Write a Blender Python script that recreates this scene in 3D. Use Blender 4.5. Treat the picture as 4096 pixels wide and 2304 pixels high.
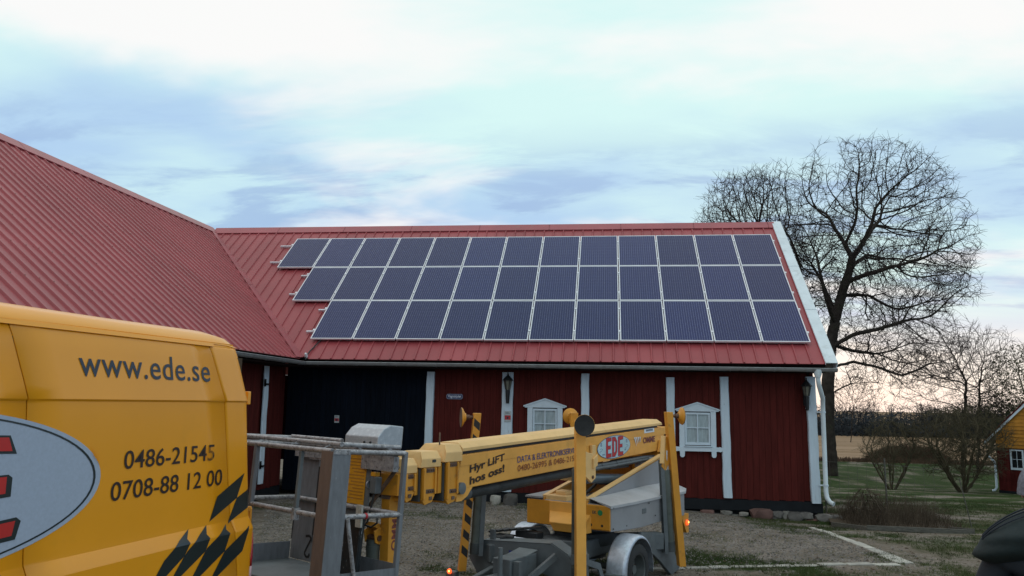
import bpy, bmesh, math, random
from math import sin, cos, pi, radians, sqrt, atan2, tan
from mathutils import Vector, Matrix, kdtree, noise as mnoise
RND = random.Random(7)
for _o in list(bpy.data.objects): bpy.data.objects.remove(_o)
SC = bpy.context.scene
COL = SC.collection

# ------------------------------------------------------------------ camera, sky, sun, exposure
cd = bpy.data.cameras.new("camera")
cd.sensor_width = 36.0
cd.lens = 28.04
cd.clip_start = 0.05
cd.clip_end = 3000
camera = bpy.data.objects.new("camera", cd)
COL.objects.link(camera)
_r = (0.99254, 0.12082, 0.01617); _d = (-0.00125, 0.14270, -0.98977); _f = (-0.12189, 0.98236, 0.14178)
camera.matrix_world = Matrix(((_r[0], -_d[0], -_f[0], 0.0), (_r[1], -_d[1], -_f[1], 0.0), (_r[2], -_d[2], -_f[2], 2.15), (0, 0, 0, 1)))
SC.camera = camera
SC.view_settings.view_transform = 'Standard'
SC.view_settings.look = 'None'
SC.view_settings.exposure = 0.0
SC.view_settings.gamma = 1.0
SC.view_settings.use_curve_mapping = False
SC.render.engine = 'CYCLES'
SC.cycles.max_bounces = 6
SC.cycles.diffuse_bounces = 3
SC.cycles.use_denoising = True

SUN_ELEV, SUN_AZ = radians(3.0), radians(15.0)      # azimuth measured from +Y towards +X


def build_world():
    w = bpy.data.worlds.new("World")
    SC.world = w
    w.use_nodes = True
    nt = w.node_tree
    nt.nodes.clear()
    N = nt.nodes.new; L = nt.links.new

    def math_(op, a, b=None, c=None, clamp=False):
        n = N('ShaderNodeMath'); n.operation = op; n.use_clamp = clamp
        for i, v in enumerate((a, b, c)):
            if v is None: continue
            if isinstance(v, (int, float)): n.inputs[i].default_value = v
            else: L(v, n.inputs[i])
        return n.outputs[0]

    def mix(f, a, b, mode='MIX'):
        n = N('ShaderNodeMix'); n.data_type = 'RGBA'; n.blend_type = mode
        for s, v in ((n.inputs[0], f), (n.inputs[6], a), (n.inputs[7], b)):
            if isinstance(v, (int, float)): s.default_value = v
            elif isinstance(v, tuple): s.default_value = (*v, 1.0)
            else: L(v, s)
        return n.outputs[2]

    def ramp(v, lo, hi):
        n = N('ShaderNodeMapRange'); n.interpolation_type = 'SMOOTHSTEP'
        n.inputs[1].default_value = lo; n.inputs[2].default_value = hi
        L(v, n.inputs[0])
        return n.outputs[0]
    tc = N('ShaderNodeTexCoord')
    sep = N('ShaderNodeSeparateXYZ'); L(tc.outputs['Generated'], sep.inputs[0])
    X, Y, Z = sep.outputs
    zc = math_('MAXIMUM', Z, 0.0)
    den = math_('ADD', zc, 0.16)
    px = math_('DIVIDE', X, den); py = math_('DIVIDE', Y, den)
    cmb = N('ShaderNodeCombineXYZ'); L(px, cmb.inputs[0]); L(py, cmb.inputs[1])

    def fbm(scale, detail, rough, dist, off, sx=1.0, sy=1.0, rot=0.0):
        m = N('ShaderNodeMapping'); m.inputs['Location'].default_value = off
        m.inputs['Scale'].default_value = (sx, sy, 1); m.inputs['Rotation'].default_value = (0, 0, rot)
        L(cmb.outputs[0], m.inputs[0])
        n = N('ShaderNodeTexNoise'); n.inputs['Scale'].default_value = scale
        n.inputs['Detail'].default_value = detail; n.inputs['Roughness'].default_value = rough
        n.inputs['Distortion'].default_value = dist
        L(m.outputs[0], n.inputs[0])
        return n.outputs[0]
    n_big = fbm(0.75, 4, 0.5, 0.2, (3.1, 1.7, 0), 0.8, 1.0, 0.3)
    n_white = fbm(1.35, 5, 0.52, 0.3, (7.4, 2.2, 0), 0.7, 1.25, 0.5)
    n_dark = fbm(1.5, 6, 0.55, 0.3, (1.3, 8.8, 0), 0.6, 1.1, 0.25)
    n_fine = fbm(3.2, 6, 0.6, 0.4, (4.4, 0.8, 0), 0.6, 1.3, 0.3)
    # thin high cloud: pale cyan veil, broad blue shade low down and to the sides, small white breaks
    bl = math_('ADD', math_('ADD', math_('MULTIPLY', n_big, 0.7), math_('MULTIPLY', n_dark, 0.4)), math_('MULTIPLY', ramp(Z, 0.43, 0.20), 0.17))
    bl = math_('ADD', bl, math_('MULTIPLY', ramp(X, 0.06, 0.45), 0.10))
    bl = math_('ADD', bl, math_('MULTIPLY', ramp(X, -0.35, -0.62), 0.02))
    c = mix(ramp(bl, 0.585, 0.83), (0.73, 1.0, 0.985), (0.48, 0.69, 0.94))
    grey = math_('MULTIPLY', ramp(n_fine, 0.46, 0.62), ramp(Z, 0.36, 0.24))
    c = mix(math_('MULTIPLY', grey, 0.7), c, (0.36, 0.52, 0.80))
    wh = math_('ADD', n_white, math_('MULTIPLY', ramp(Z, 0.34, 0.48), 0.10))
    wh = math_('ADD', wh, math_('MULTIPLY', math_('MULTIPLY', ramp(X, -0.10, -0.5), ramp(Z, 0.32, 0.45)), 0.24))
    c = mix(math_('MULTIPLY', ramp(wh, 0.50, 0.69), 0.9), c, (1.06, 1.03, 1.02))
    # afterglow round the place where the sun has just gone down
    az = math_('ADD', math_('MULTIPLY', X, sin(SUN_AZ + radians(7))), math_('MULTIPLY', Y, cos(SUN_AZ + radians(7))))
    glow = math_('MULTIPLY', ramp(az, 0.955, 0.995), ramp(Z, 0.155, 0.02))
    c = mix(math_('MULTIPLY', glow, 0.95), c, (1.08, 1.03, 0.95))
    low = math_('MULTIPLY', ramp(Z, 0.035, 0.0), ramp(az, 0.6, 1.0))
    c = mix(math_('MULTIPLY', low, 0.5), c, (0.99, 0.90, 0.84))
    below = ramp(Z, -0.02, -0.08)
    c = mix(below, c, (0.10, 0.10, 0.09))
    cl = N('ShaderNodeBackground'); L(c, cl.inputs[0]); cl.inputs[1].default_value = 1.0
    sky = N('ShaderNodeTexSky'); sky.sky_type = 'NISHITA'; sky.sun_disc = False
    sky.sun_elevation = SUN_ELEV; sky.sun_rotation = SUN_AZ
    bg = N('ShaderNodeBackground'); L(sky.outputs[0], bg.inputs[0]); bg.inputs[1].default_value = 0.08
    mx = N('ShaderNodeMixShader'); mx.inputs[0].default_value = 0.93
    L(bg.outputs[0], mx.inputs[1]); L(cl.outputs[0], mx.inputs[2])
    out = N('ShaderNodeOutputWorld'); L(mx.outputs[0], out.inputs[0])


build_world()
sd = bpy.data.lights.new("sun", 'SUN')
sd.energy = 0.35; sd.angle = radians(14); sd.color = (1.0, 0.82, 0.66)
sun = bpy.data.objects.new("sun", sd)
COL.objects.link(sun)
_sv = Vector((sin(SUN_AZ) * cos(SUN_ELEV), cos(SUN_AZ) * cos(SUN_ELEV), sin(SUN_ELEV)))
sun.rotation_euler = _sv.to_track_quat('Z', 'Y').to_euler()
sun.location = (10, 30, 20)

# ------------------------------------------------------------------ materials
MATS = {}


def pm(name, col, rough=0.7, metal=0.0, var=0.12, vs=3.0, bump=0.0, bs=60.0, spot=None, spot_amt=0.5, spot_scale=6.0,
       spot_w=0.08, stretch=(1, 1, 1), coat=0.0, objvar=0.0, emit=None, emit_s=0.0, alpha=None, spec=0.5, trans=0.0, spot2=None,
       spot2_amt=0.6, spot2_scale=20.0, spot2_w=0.03):
    """Principled material with broad tonal drift, optional shaped stains, fine bump and per-object variation."""
    m = bpy.data.materials.new(name)
    m.use_nodes = True
    nt = m.node_tree; N = nt.nodes.new; L = nt.links.new
    b = nt.nodes['Principled BSDF']
    b.inputs['Roughness'].default_value = rough
    b.inputs['Metallic'].default_value = metal
    b.inputs['Specular IOR Level'].default_value = spec
    if coat: b.inputs['Coat Weight'].default_value = coat; b.inputs['Coat Roughness'].default_value = 0.12
    if trans: b.inputs['Transmission Weight'].default_value = trans
    tc = N('ShaderNodeTexCoord')
    mp = N('ShaderNodeMapping'); mp.inputs['Scale'].default_value = stretch
    L(tc.outputs['Object'], mp.inputs[0])
    oi = N('ShaderNodeObjectInfo')

    def noise(scale, detail=5, rough_=0.6):
        n = N('ShaderNodeTexNoise'); n.inputs['Scale'].default_value = scale
        n.inputs['Detail'].default_value = detail; n.inputs['Roughness'].default_value = rough_
        L(mp.outputs[0], n.inputs[0])
        return n.outputs[0]

    def mixc(f, a, bb, mode='MIX'):
        n = N('ShaderNodeMix'); n.data_type = 'RGBA'; n.blend_type = mode
        for s, v in ((n.inputs[0], f), (n.inputs[6], a), (n.inputs[7], bb)):
            if isinstance(v, (int, float)): s.default_value = v
            elif isinstance(v, tuple): s.default_value = (*v, 1.0)
            else: L(v, s)
        return n.outputs[2]
    c = tuple(col)
    lo = tuple(x * (1 - var * 1.6) for x in col); hi = tuple(min(1, x * (1 + var * 1.3)) for x in col)
    mr = N('ShaderNodeMapRange'); mr.inputs[1].default_value = 0.3; mr.inputs[2].default_value = 0.7
    L(noise(vs), mr.inputs[0])
    c = mixc(mr.outputs[0], lo, hi)
    if objvar:
        mo = N('ShaderNodeMapRange'); mo.inputs[3].default_value = 1 - objvar; mo.inputs[4].default_value = 1 + objvar
        L(oi.outputs['Random'], mo.inputs[0])
        n = N('ShaderNodeVectorMath'); n.operation = 'SCALE'; L(c, n.inputs[0]); L(mo.outputs[0], n.inputs['Scale'])
        c = n.outputs[0]
    for sp, amt, scl, w_ in ((spot, spot_amt, spot_scale, spot_w), (spot2, spot2_amt, spot2_scale, spot2_w)):
        if sp:
            mr2 = N('ShaderNodeMapRange'); mr2.inputs[1].default_value = 0.56; mr2.inputs[2].default_value = 0.56 + w_
            L(noise(scl, 7, 0.65), mr2.inputs[0])
            mm = N('ShaderNodeMath'); mm.operation = 'MULTIPLY'; mm.inputs[1].default_value = amt
            L(mr2.outputs[0], mm.inputs[0])
            c = mixc(mm.outputs[0], c, tuple(sp))
    L(c, b.inputs['Base Color'])
    if bump:
        bn = N('ShaderNodeBump'); bn.inputs['Strength'].default_value = min(1.0, bump); bn.inputs['Distance'].default_value = 0.01
        L(noise(bs, 4), bn.inputs['Height']); L(bn.outputs[0], b.inputs['Normal'])
    if emit:
        b.inputs['Emission Color'].default_value = (*emit, 1); b.inputs['Emission Strength'].default_value = emit_s
    MATS[name] = m
    return m


RED_SHEET = pm('red_painted_steel', (0.335, 0.060, 0.068), 0.42, var=0.10, vs=0.6, bump=0.05, bs=15, spot=(0.27, 0.07, 0.075), spot_amt=0.35, spot_scale=1.7, spot_w=0.2, objvar=0.05, stretch=(1, 1, 1), spec=0.4)
RED_CAP = pm('red_ridge_steel', (0.37, 0.082, 0.095), 0.42, var=0.10, vs=1.2, bump=0.05, bs=10, spot=(0.25, 0.14, 0.10), spot_amt=0.3, spot_scale=3, objvar=0.04)
FALU = pm('falu_red_boards', (0.084, 0.0135, 0.0110), 0.85, var=0.16, vs=2.0, bump=0.25, bs=30, stretch=(6, 6, 0.7), objvar=0.07, spec=0.15)
DARKW = pm('black_stained_boards', (0.0036, 0.0062, 0.0120), 0.8, var=0.2, vs=3.0, bump=0.3, bs=30, stretch=(6, 6, 0.7), objvar=0.15, spec=0.08)
TAR = pm('black_tarred_plinth', (0.010, 0.012, 0.015), 0.7, var=0.2, bump=0.3, bs=30, spec=0.2)
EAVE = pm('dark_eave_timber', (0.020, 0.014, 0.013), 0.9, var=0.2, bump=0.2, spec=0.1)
WHITE = pm('weathered_white_paint', (0.66, 0.72, 0.78), 0.7, var=0.06, vs=5, bump=0.5, bs=25, stretch=(3, 3, 0.6), spot=(0.12, 0.11, 0.10), spot_amt=0.75, spot_scale=9, spot_w=0.03, objvar=0.04)
# weathered post paint: cracks only where the noise peaks
WTRIM = pm('white_trim_paint', (0.60, 0.69, 0.77), 0.55, var=0.05, vs=6, bump=0.1, bs=40)
WMETAL = pm('white_sheet_metal', (0.68, 0.76, 0.80), 0.4, var=0.06, vs=3, spot=(0.45, 0.5, 0.5), spot_amt=0.4, spot_scale=4)
ZINC = pm('galvanised_gutter', (0.33, 0.34, 0.35), 0.45, 0.4, var=0.15, vs=6, spot=(0.12, 0.11, 0.10), spot_amt=0.4)
ALU = pm('aluminium_frame', (0.72, 0.74, 0.78), 0.35, 0.35, var=0.05)
CELLBACK = pm('pale_back_sheet', (0.34, 0.37, 0.45), 0.5, var=0.04)
BLACKIRON = pm('black_iron', (0.012, 0.013, 0.015), 0.5, var=0.2, spec=0.4)
LAMPGLASS = pm('smoky_lantern_glass', (0.16, 0.16, 0.13), 0.15, var=0.15)
SIGNBLUE = pm('blue_enamel', (0.010, 0.022, 0.11), 0.3, var=0.08)
INKW = pm('white_lettering', (0.72, 0.76, 0.82), 0.5, var=0.03)
SIGNGREY = pm('grey_sticker', (0.42, 0.46, 0.48), 0.5, var=0.08, vs=20)
SIGNRED = pm('red_sticker', (0.42, 0.02, 0.03), 0.5, var=0.08, vs=20)
CURTAIN = pm('pane_over_curtain', (0.36, 0.43, 0.46), 0.12, var=0.16, vs=5, stretch=(6, 1, 1), coat=0.6)
STONE = pm('foundation_stone', (0.115, 0.105, 0.098), 0.9, var=0.3, vs=4, bump=0.6, bs=20, spot=(0.07, 0.085, 0.05), spot_amt=0.5, objvar=0.35)
STONER = pm('red_granite', (0.15, 0.080, 0.068), 0.9, var=0.25, vs=4, bump=0.6, bs=20, objvar=0.2)
DULLSTONE = pm('dull_pale_stone', (0.21, 0.195, 0.175), 0.9, var=0.25, vs=5, bump=0.5, bs=25, spot=(0.09, 0.09, 0.06), spot_amt=0.5, objvar=0.25)
PALESTONE = pm('pale_limestone', (0.40, 0.38, 0.34), 0.9, var=0.2, vs=6, bump=0.5, bs=25, spot=(0.16, 0.16, 0.12), spot_amt=0.5, objvar=0.2)
VANY = pm('van_yellow_paint', (0.88, 0.345, 0.005), 0.32, var=0.03, vs=1.2, coat=0.18, spot=(0.50, 0.24, 0.02), spot_amt=0.16, spot_scale=2.2, spot_w=0.22, bump=0.0)
GAP = pm('dark_seam', (0.05, 0.028, 0.012), 0.8, var=0.1)
SILVERDECAL = pm('silver_grey_decal', (0.38, 0.44, 0.55), 0.45, var=0.04, vs=60)
NAVYDECAL = pm('dark_green_decal', (0.010, 0.020, 0.022), 0.32, var=0.05, coat=0.3)
NAVYTEXT = pm('navy_lettering', (0.016, 0.026, 0.048), 0.4, var=0.05)
BROWNTEXT = pm('dark_brown_lettering', (0.028, 0.013, 0.008), 0.4, var=0.05)
REDDECAL = pm('red_decal', (0.52, 0.022, 0.018), 0.4, var=0.06)
REDLENS = pm('red_lens', (0.40, 0.008, 0.02), 0.15, var=0.05, coat=0.5)
PINKLENS = pm('pale_lens', (0.55, 0.35, 0.36), 0.2, var=0.05, coat=0.5)
TYRE = pm('tyre_rubber', (0.022, 0.022, 0.023), 0.8, var=0.2, vs=8, bump=0.3, bs=60)
RIMS = pm('painted_rim', (0.11, 0.12, 0.12), 0.5, 0.3, var=0.2, vs=8)
GLASSD = pm('dark_van_glass', (0.015, 0.018, 0.022), 0.05, var=0.1, coat=0.5)
PLASTB = pm('black_plastic', (0.02, 0.021, 0.023), 0.55, var=0.2)
LIFTY = pm('lift_yellow_paint', (0.82, 0.395, 0.075), 0.50, var=0.08, vs=3, spot=(0.30, 0.17, 0.06), spot_amt=0.35, spot_scale=5, spot_w=0.12, bump=0.08, bs=30, spec=0.4)
LIFTYP = pm('faded_lift_yellow', (0.80, 0.50, 0.20), 0.55, var=0.08, vs=3, spot=(0.45, 0.33, 0.17), spot_amt=0.45, spot_scale=6, spot_w=0.15, bump=0.1, bs=30)
LIFTYD = pm('deep_lift_yellow', (0.66, 0.285, 0.026), 0.5, var=0.10, vs=3, spot=(0.16, 0.09, 0.05), spot_amt=0.55, spot_scale=5, spot_w=0.1, bump=0.1, bs=30)
RUSTP = pm('worn_brown_steel', (0.13, 0.085, 0.06), 0.75, var=0.25, vs=6, spot=(0.26, 0.11, 0.05), spot_amt=0.6, spot_scale=8, bump=0.3)
BOLT = pm('rusty_bolt', (0.14, 0.075, 0.05), 0.6, 0.4, var=0.3, vs=30)
GREYC = pm('grey_lift_steel', (0.125, 0.140, 0.150), 0.55, 0.1, var=0.15, vs=4, spot=(0.045, 0.048, 0.05), spot_amt=0.5, spot_scale=5, spot_w=0.15, bump=0.15, bs=30)
GREYD = pm('dark_grey_steel', (0.055, 0.062, 0.064), 0.6, 0.1, var=0.2, vs=5, spot=(0.02, 0.02, 0.02), spot_amt=0.5, bump=0.15)
GREYCOVER = pm('warm_grey_cover', (0.27, 0.27, 0.285), 0.5, var=0.07, vs=2.5, spot=(0.16, 0.155, 0.15), spot_amt=0.35, spot_scale=3, spot_w=0.2)
GREYLID = pm('pale_grey_lid', (0.40, 0.40, 0.42), 0.5, var=0.09, vs=2.5, spot=(0.22, 0.21, 0.2), spot_amt=0.4, spot_scale=4, spot_w=0.2)
CYL = pm('blue_grey_cylinder', (0.17, 0.22, 0.26), 0.4, 0.2, var=0.1, vs=4, spot=(0.07, 0.08, 0.08), spot_amt=0.4)
CYLG = pm('grey_green_cylinder', (0.095, 0.108, 0.095), 0.5, 0.1, var=0.15, vs=5, spot=(0.03, 0.03, 0.03), spot_amt=0.5)
GALV = pm('galvanised_fender', (0.52, 0.56, 0.64), 0.38, 0.55, var=0.12, vs=22, bump=0.1, bs=60)
GALVT = pm('paint_splashed_tube', (0.33, 0.325, 0.34), 0.45, 0.35, var=0.25, vs=20, spot=(0.50, 0.48, 0.47), spot_amt=0.65, spot_scale=26, spot_w=0.04, bump=0.3, bs=60, spot2=(0.10, 0.085, 0.08), spot2_amt=0.7, spot2_scale=38)
PLATEG = pm('scuffed_grey_plate', (0.185, 0.195, 0.215), 0.55, 0.25, var=0.12, vs=5, stretch=(5, 5, 1.2), spot=(0.42, 0.41, 0.40), spot_amt=0.5, spot_scale=7, spot_w=0.02, spot2=(0.10, 0.09, 0.085), spot2_amt=0.5, spot2_scale=5, spot2_w=0.1)
PLATEB = pm('brown_grey_plate', (0.165, 0.120, 0.105), 0.6, 0.2, var=0.12, vs=5, stretch=(5, 5, 1.2), spot=(0.38, 0.34, 0.31), spot_amt=0.5, spot_scale=8, spot_w=0.02, spot2=(0.07, 0.05, 0.045), spot2_amt=0.4, spot2_scale=6, spot2_w=0.1)
BLACKSPL = pm('paint_splashed_black', (0.013, 0.017, 0.020), 0.5, var=0.2, vs=8, stretch=(8, 8, 1.3), spot=(0.34, 0.36, 0.38), spot_amt=0.7, spot_scale=5.5, spot_w=0.02)
PLTEXT = pm('faint_plate_print', (0.36, 0.155, 0.02), 0.6, var=0.2)
CTRLBOX = pm('hammered_silver_box', (0.42, 0.45, 0.49), 0.4, 0.4, var=0.06, vs=30, bump=0.4, bs=80, spot=(0.6, 0.62, 0.63), spot_amt=0.4, spot_scale=30, spot_w=0.05)
ORPLATE = pm('orange_instruction_plate', (0.62, 0.28, 0.012), 0.5, var=0.10, vs=7, stretch=(3, 3, 12), spot=(0.50, 0.36, 0.2), spot_amt=0.5, spot_scale=5, spot_w=0.03)
MAROON = pm('maroon_lettering', (0.20, 0.045, 0.035), 0.5, var=0.1)
BROWNR = pm('rust_brown_lettering', (0.27, 0.075, 0.022), 0.5, var=0.1)
BLUETEXT = pm('blue_lettering', (0.035, 0.045, 0.20), 0.5, var=0.1)
PALEBLUE = pm('pale_blue_decal', (0.45, 0.62, 0.68), 0.5, var=0.05, vs=10)
SKYBLUE = pm('blue_stripe_decal', (0.12, 0.30, 0.50), 0.5, var=0.1)
GREENDEC = pm('green_decal', (0.02, 0.24, 0.09), 0.5, var=0.1)
BLACKP = pm('black_paint', (0.016, 0.015, 0.015), 0.6, var=0.2, vs=8)
AMBER = pm('lit_marker_lens', (0.8, 0.12, 0.02), 0.3, emit=(1.0, 0.10, 0.02), emit_s=1.6)
AMBERC = pm('lit_marker_core', (1.0, 0.6, 0.1), 0.3, emit=(1.0, 0.50, 0.08), emit_s=5.0)
BARK = pm('bare_tree_bark', (0.040, 0.033, 0.028), 0.95, var=0.3, vs=3, bump=0.8, bs=8, spec=0.1, spot=(0.055, 0.062, 0.035), spot_amt=0.4, spot_scale=2)
TWIG = pm('bare_twig', (0.052, 0.038, 0.036), 0.9, var=0.2, spec=0.1)
TWIGB = pm('brown_shrub_twig', (0.085, 0.072, 0.045), 0.95, var=0.3, vs=2, spec=0.1)
OLIVE = pm('olive_twig', (0.058, 0.062, 0.028), 0.95, var=0.3, vs=1, spec=0.1)
REDHEDGE = pm('red_brown_thicket', (0.105, 0.066, 0.046), 0.95, var=0.3, vs=1, spec=0.1)
WOODS = pm('distant_woods', (0.038, 0.041, 0.046), 1.0, var=0.25, vs=0.08, spec=0.0)
DEADP = pm('dead_perennials', (0.080, 0.060, 0.043), 0.95, var=0.3, vs=4, spec=0.1)
OLDWOOD = pm('grey_old_wood', (0.10, 0.095, 0.08), 0.9, var=0.25, vs=6, bump=0.4, stretch=(1, 6, 6))
SHEDRED = pm('shed_red_boards', (0.085, 0.014, 0.013), 0.9, var=0.2, vs=3, objvar=0.15, spec=0.1)
SHEDYEL = pm('shed_yellow_boards', (0.42, 0.19, 0.03), 0.8, var=0.15, vs=3, objvar=0.10, spec=0.2)
KNITG = pm('grey_knit', (0.20, 0.21, 0.25), 0.95, var=0.25, vs=40, bump=0.9, bs=90, spec=0.1)
HOODG = pm('dark_green_jacket', (0.008, 0.018, 0.020), 0.75, var=0.2, vs=6, bump=0.3, bs=30)
HOODB = pm('dark_blue_jacket', (0.012, 0.018, 0.028), 0.7, var=0.2, vs=6, bump=0.3, bs=30)
PALECLOTH = pm('pale_blue_cloth', (0.25, 0.31, 0.45), 0.9, var=0.2, vs=25, bump=0.5, bs=60)
SKIN = pm('skin', (0.42, 0.24, 0.18), 0.55, var=0.08)
JEANS = pm('dark_trousers', (0.03, 0.035, 0.05), 0.9, var=0.2, vs=10)
PEBBLE = pm('pebble', (0.24, 0.215, 0.195), 0.9, var=0.3, vs=3, objvar=0.2)
PEBBLED = pm('dark_pebble', (0.10, 0.09, 0.085), 0.9, var=0.3, vs=3)
BLADE = pm('grass_blade', (0.060, 0.078, 0.026), 0.8, var=0.35, vs=0.9, spec=0.2)
LEAFM = pm('fallen_leaf', (0.075, 0.045, 0.025), 0.9, var=0.4, vs=3)


def crack_material(m):
    """tight vertical cracks for the hewn white posts instead of blotches"""
    nt = m.node_tree
    return m


def cell_material():
    m = bpy.data.materials.new('polycrystalline_cells'); m.use_nodes = True
    nt = m.node_tree; N = nt.nodes.new; L = nt.links.new
    b = nt.nodes['Principled BSDF']
    tc = N('ShaderNodeTexCoord'); sp = N('ShaderNodeSeparateXYZ'); L(tc.outputs['Object'], sp.inputs[0])

    def M(op, a, bb=None):
        n = N('ShaderNodeMath'); n.operation = op
        for i, v in enumerate((a, bb)):
            if v is None: continue
            if isinstance(v, (int, float)): n.inputs[i].default_value = v
            else: L(v, n.inputs[i])
        return n.outputs[0]
    # three silver busbars per cell: position across the cell, repeating every 52 mm
    t = M('FRACT', M('DIVIDE', M('ADD', sp.outputs[0], 10 * 0.0527 - 0.0215), 0.0527))
    bar = M('LESS_THAN', t, 0.085)
    v = N('ShaderNodeTexVoronoi'); v.inputs['Scale'].default_value = 55; L(tc.outputs['Object'], v.inputs[0])
    oi = N('ShaderNodeObjectInfo')
    ad = N('ShaderNodeVectorMath'); ad.operation = 'ADD'; L(tc.outputs['Object'], ad.inputs[0])
    cx = N('ShaderNodeCombineXYZ'); L(M('MULTIPLY', oi.outputs['Random'], 50.0), cx.inputs[0]); L(cx.outputs[0], ad.inputs[1])
    L(ad.outputs[0], v.inputs[0])
    mix = N('ShaderNodeMix'); mix.data_type = 'RGBA'
    mix.inputs[6].default_value = (0.008, 0.015, 0.070, 1); mix.inputs[7].default_value = (0.018, 0.027, 0.115, 1)
    L(v.outputs['Color'], mix.inputs[0])
    m2 = N('ShaderNodeMix'); m2.data_type = 'RGBA'; L(bar, m2.inputs[0]); L(mix.outputs[2], m2.inputs[6])
    m2.inputs[7].default_value = (0.22, 0.26, 0.40, 1)
    mo = N('ShaderNodeMapRange'); mo.inputs[3].default_value = 0.86; mo.inputs[4].default_value = 1.16; L(oi.outputs['Random'], mo.inputs[0])
    sc = N('ShaderNodeVectorMath'); sc.operation = 'SCALE'; L(m2.outputs[2], sc.inputs[0]); L(mo.outputs[0], sc.inputs['Scale'])
    L(sc.outputs[0], b.inputs['Base Color'])
    b.inputs['Roughness'].default_value = 0.30
    b.inputs['Specular IOR Level'].default_value = 0.22
    return m


CELL = cell_material()


def wpaint():
    """hewn post paint: long narrow checks along the grain"""
    m = pm('cracked_white_paint', (0.58, 0.68, 0.77), 0.75, var=0.05, vs=4, bump=0.6, bs=22, stretch=(5, 5, 0.5), spot=(0.07, 0.065, 0.06), spot_amt=0.85, spot_scale=7.5, spot_w=0.015)
    for n in m.node_tree.nodes:
        if n.type == 'MAP_RANGE' and abs(n.inputs[1].default_value - 0.56) < 1e-4:
            n.inputs[1].default_value = 0.69; n.inputs[2].default_value = 0.705
    return m


POSTW = wpaint()


def tune_spots(m, lo):
    for n in m.node_tree.nodes:
        if n.type == 'MAP_RANGE' and abs(n.inputs[1].default_value - 0.56) < 1e-4:
            w_ = n.inputs[2].default_value - 0.56
            n.inputs[1].default_value = lo; n.inputs[2].default_value = lo + w_


for _m, _lo in ((PLATEG, 0.66), (PLATEB, 0.66), (BLACKSPL, 0.64), (ORPLATE, 0.63), (LIFTY, 0.6), (LIFTYD, 0.6), (GREYCOVER, 0.6)):
    tune_spots(_m, _lo)

# ------------------------------------------------------------------ mesh helpers
NAMES = {}


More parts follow.
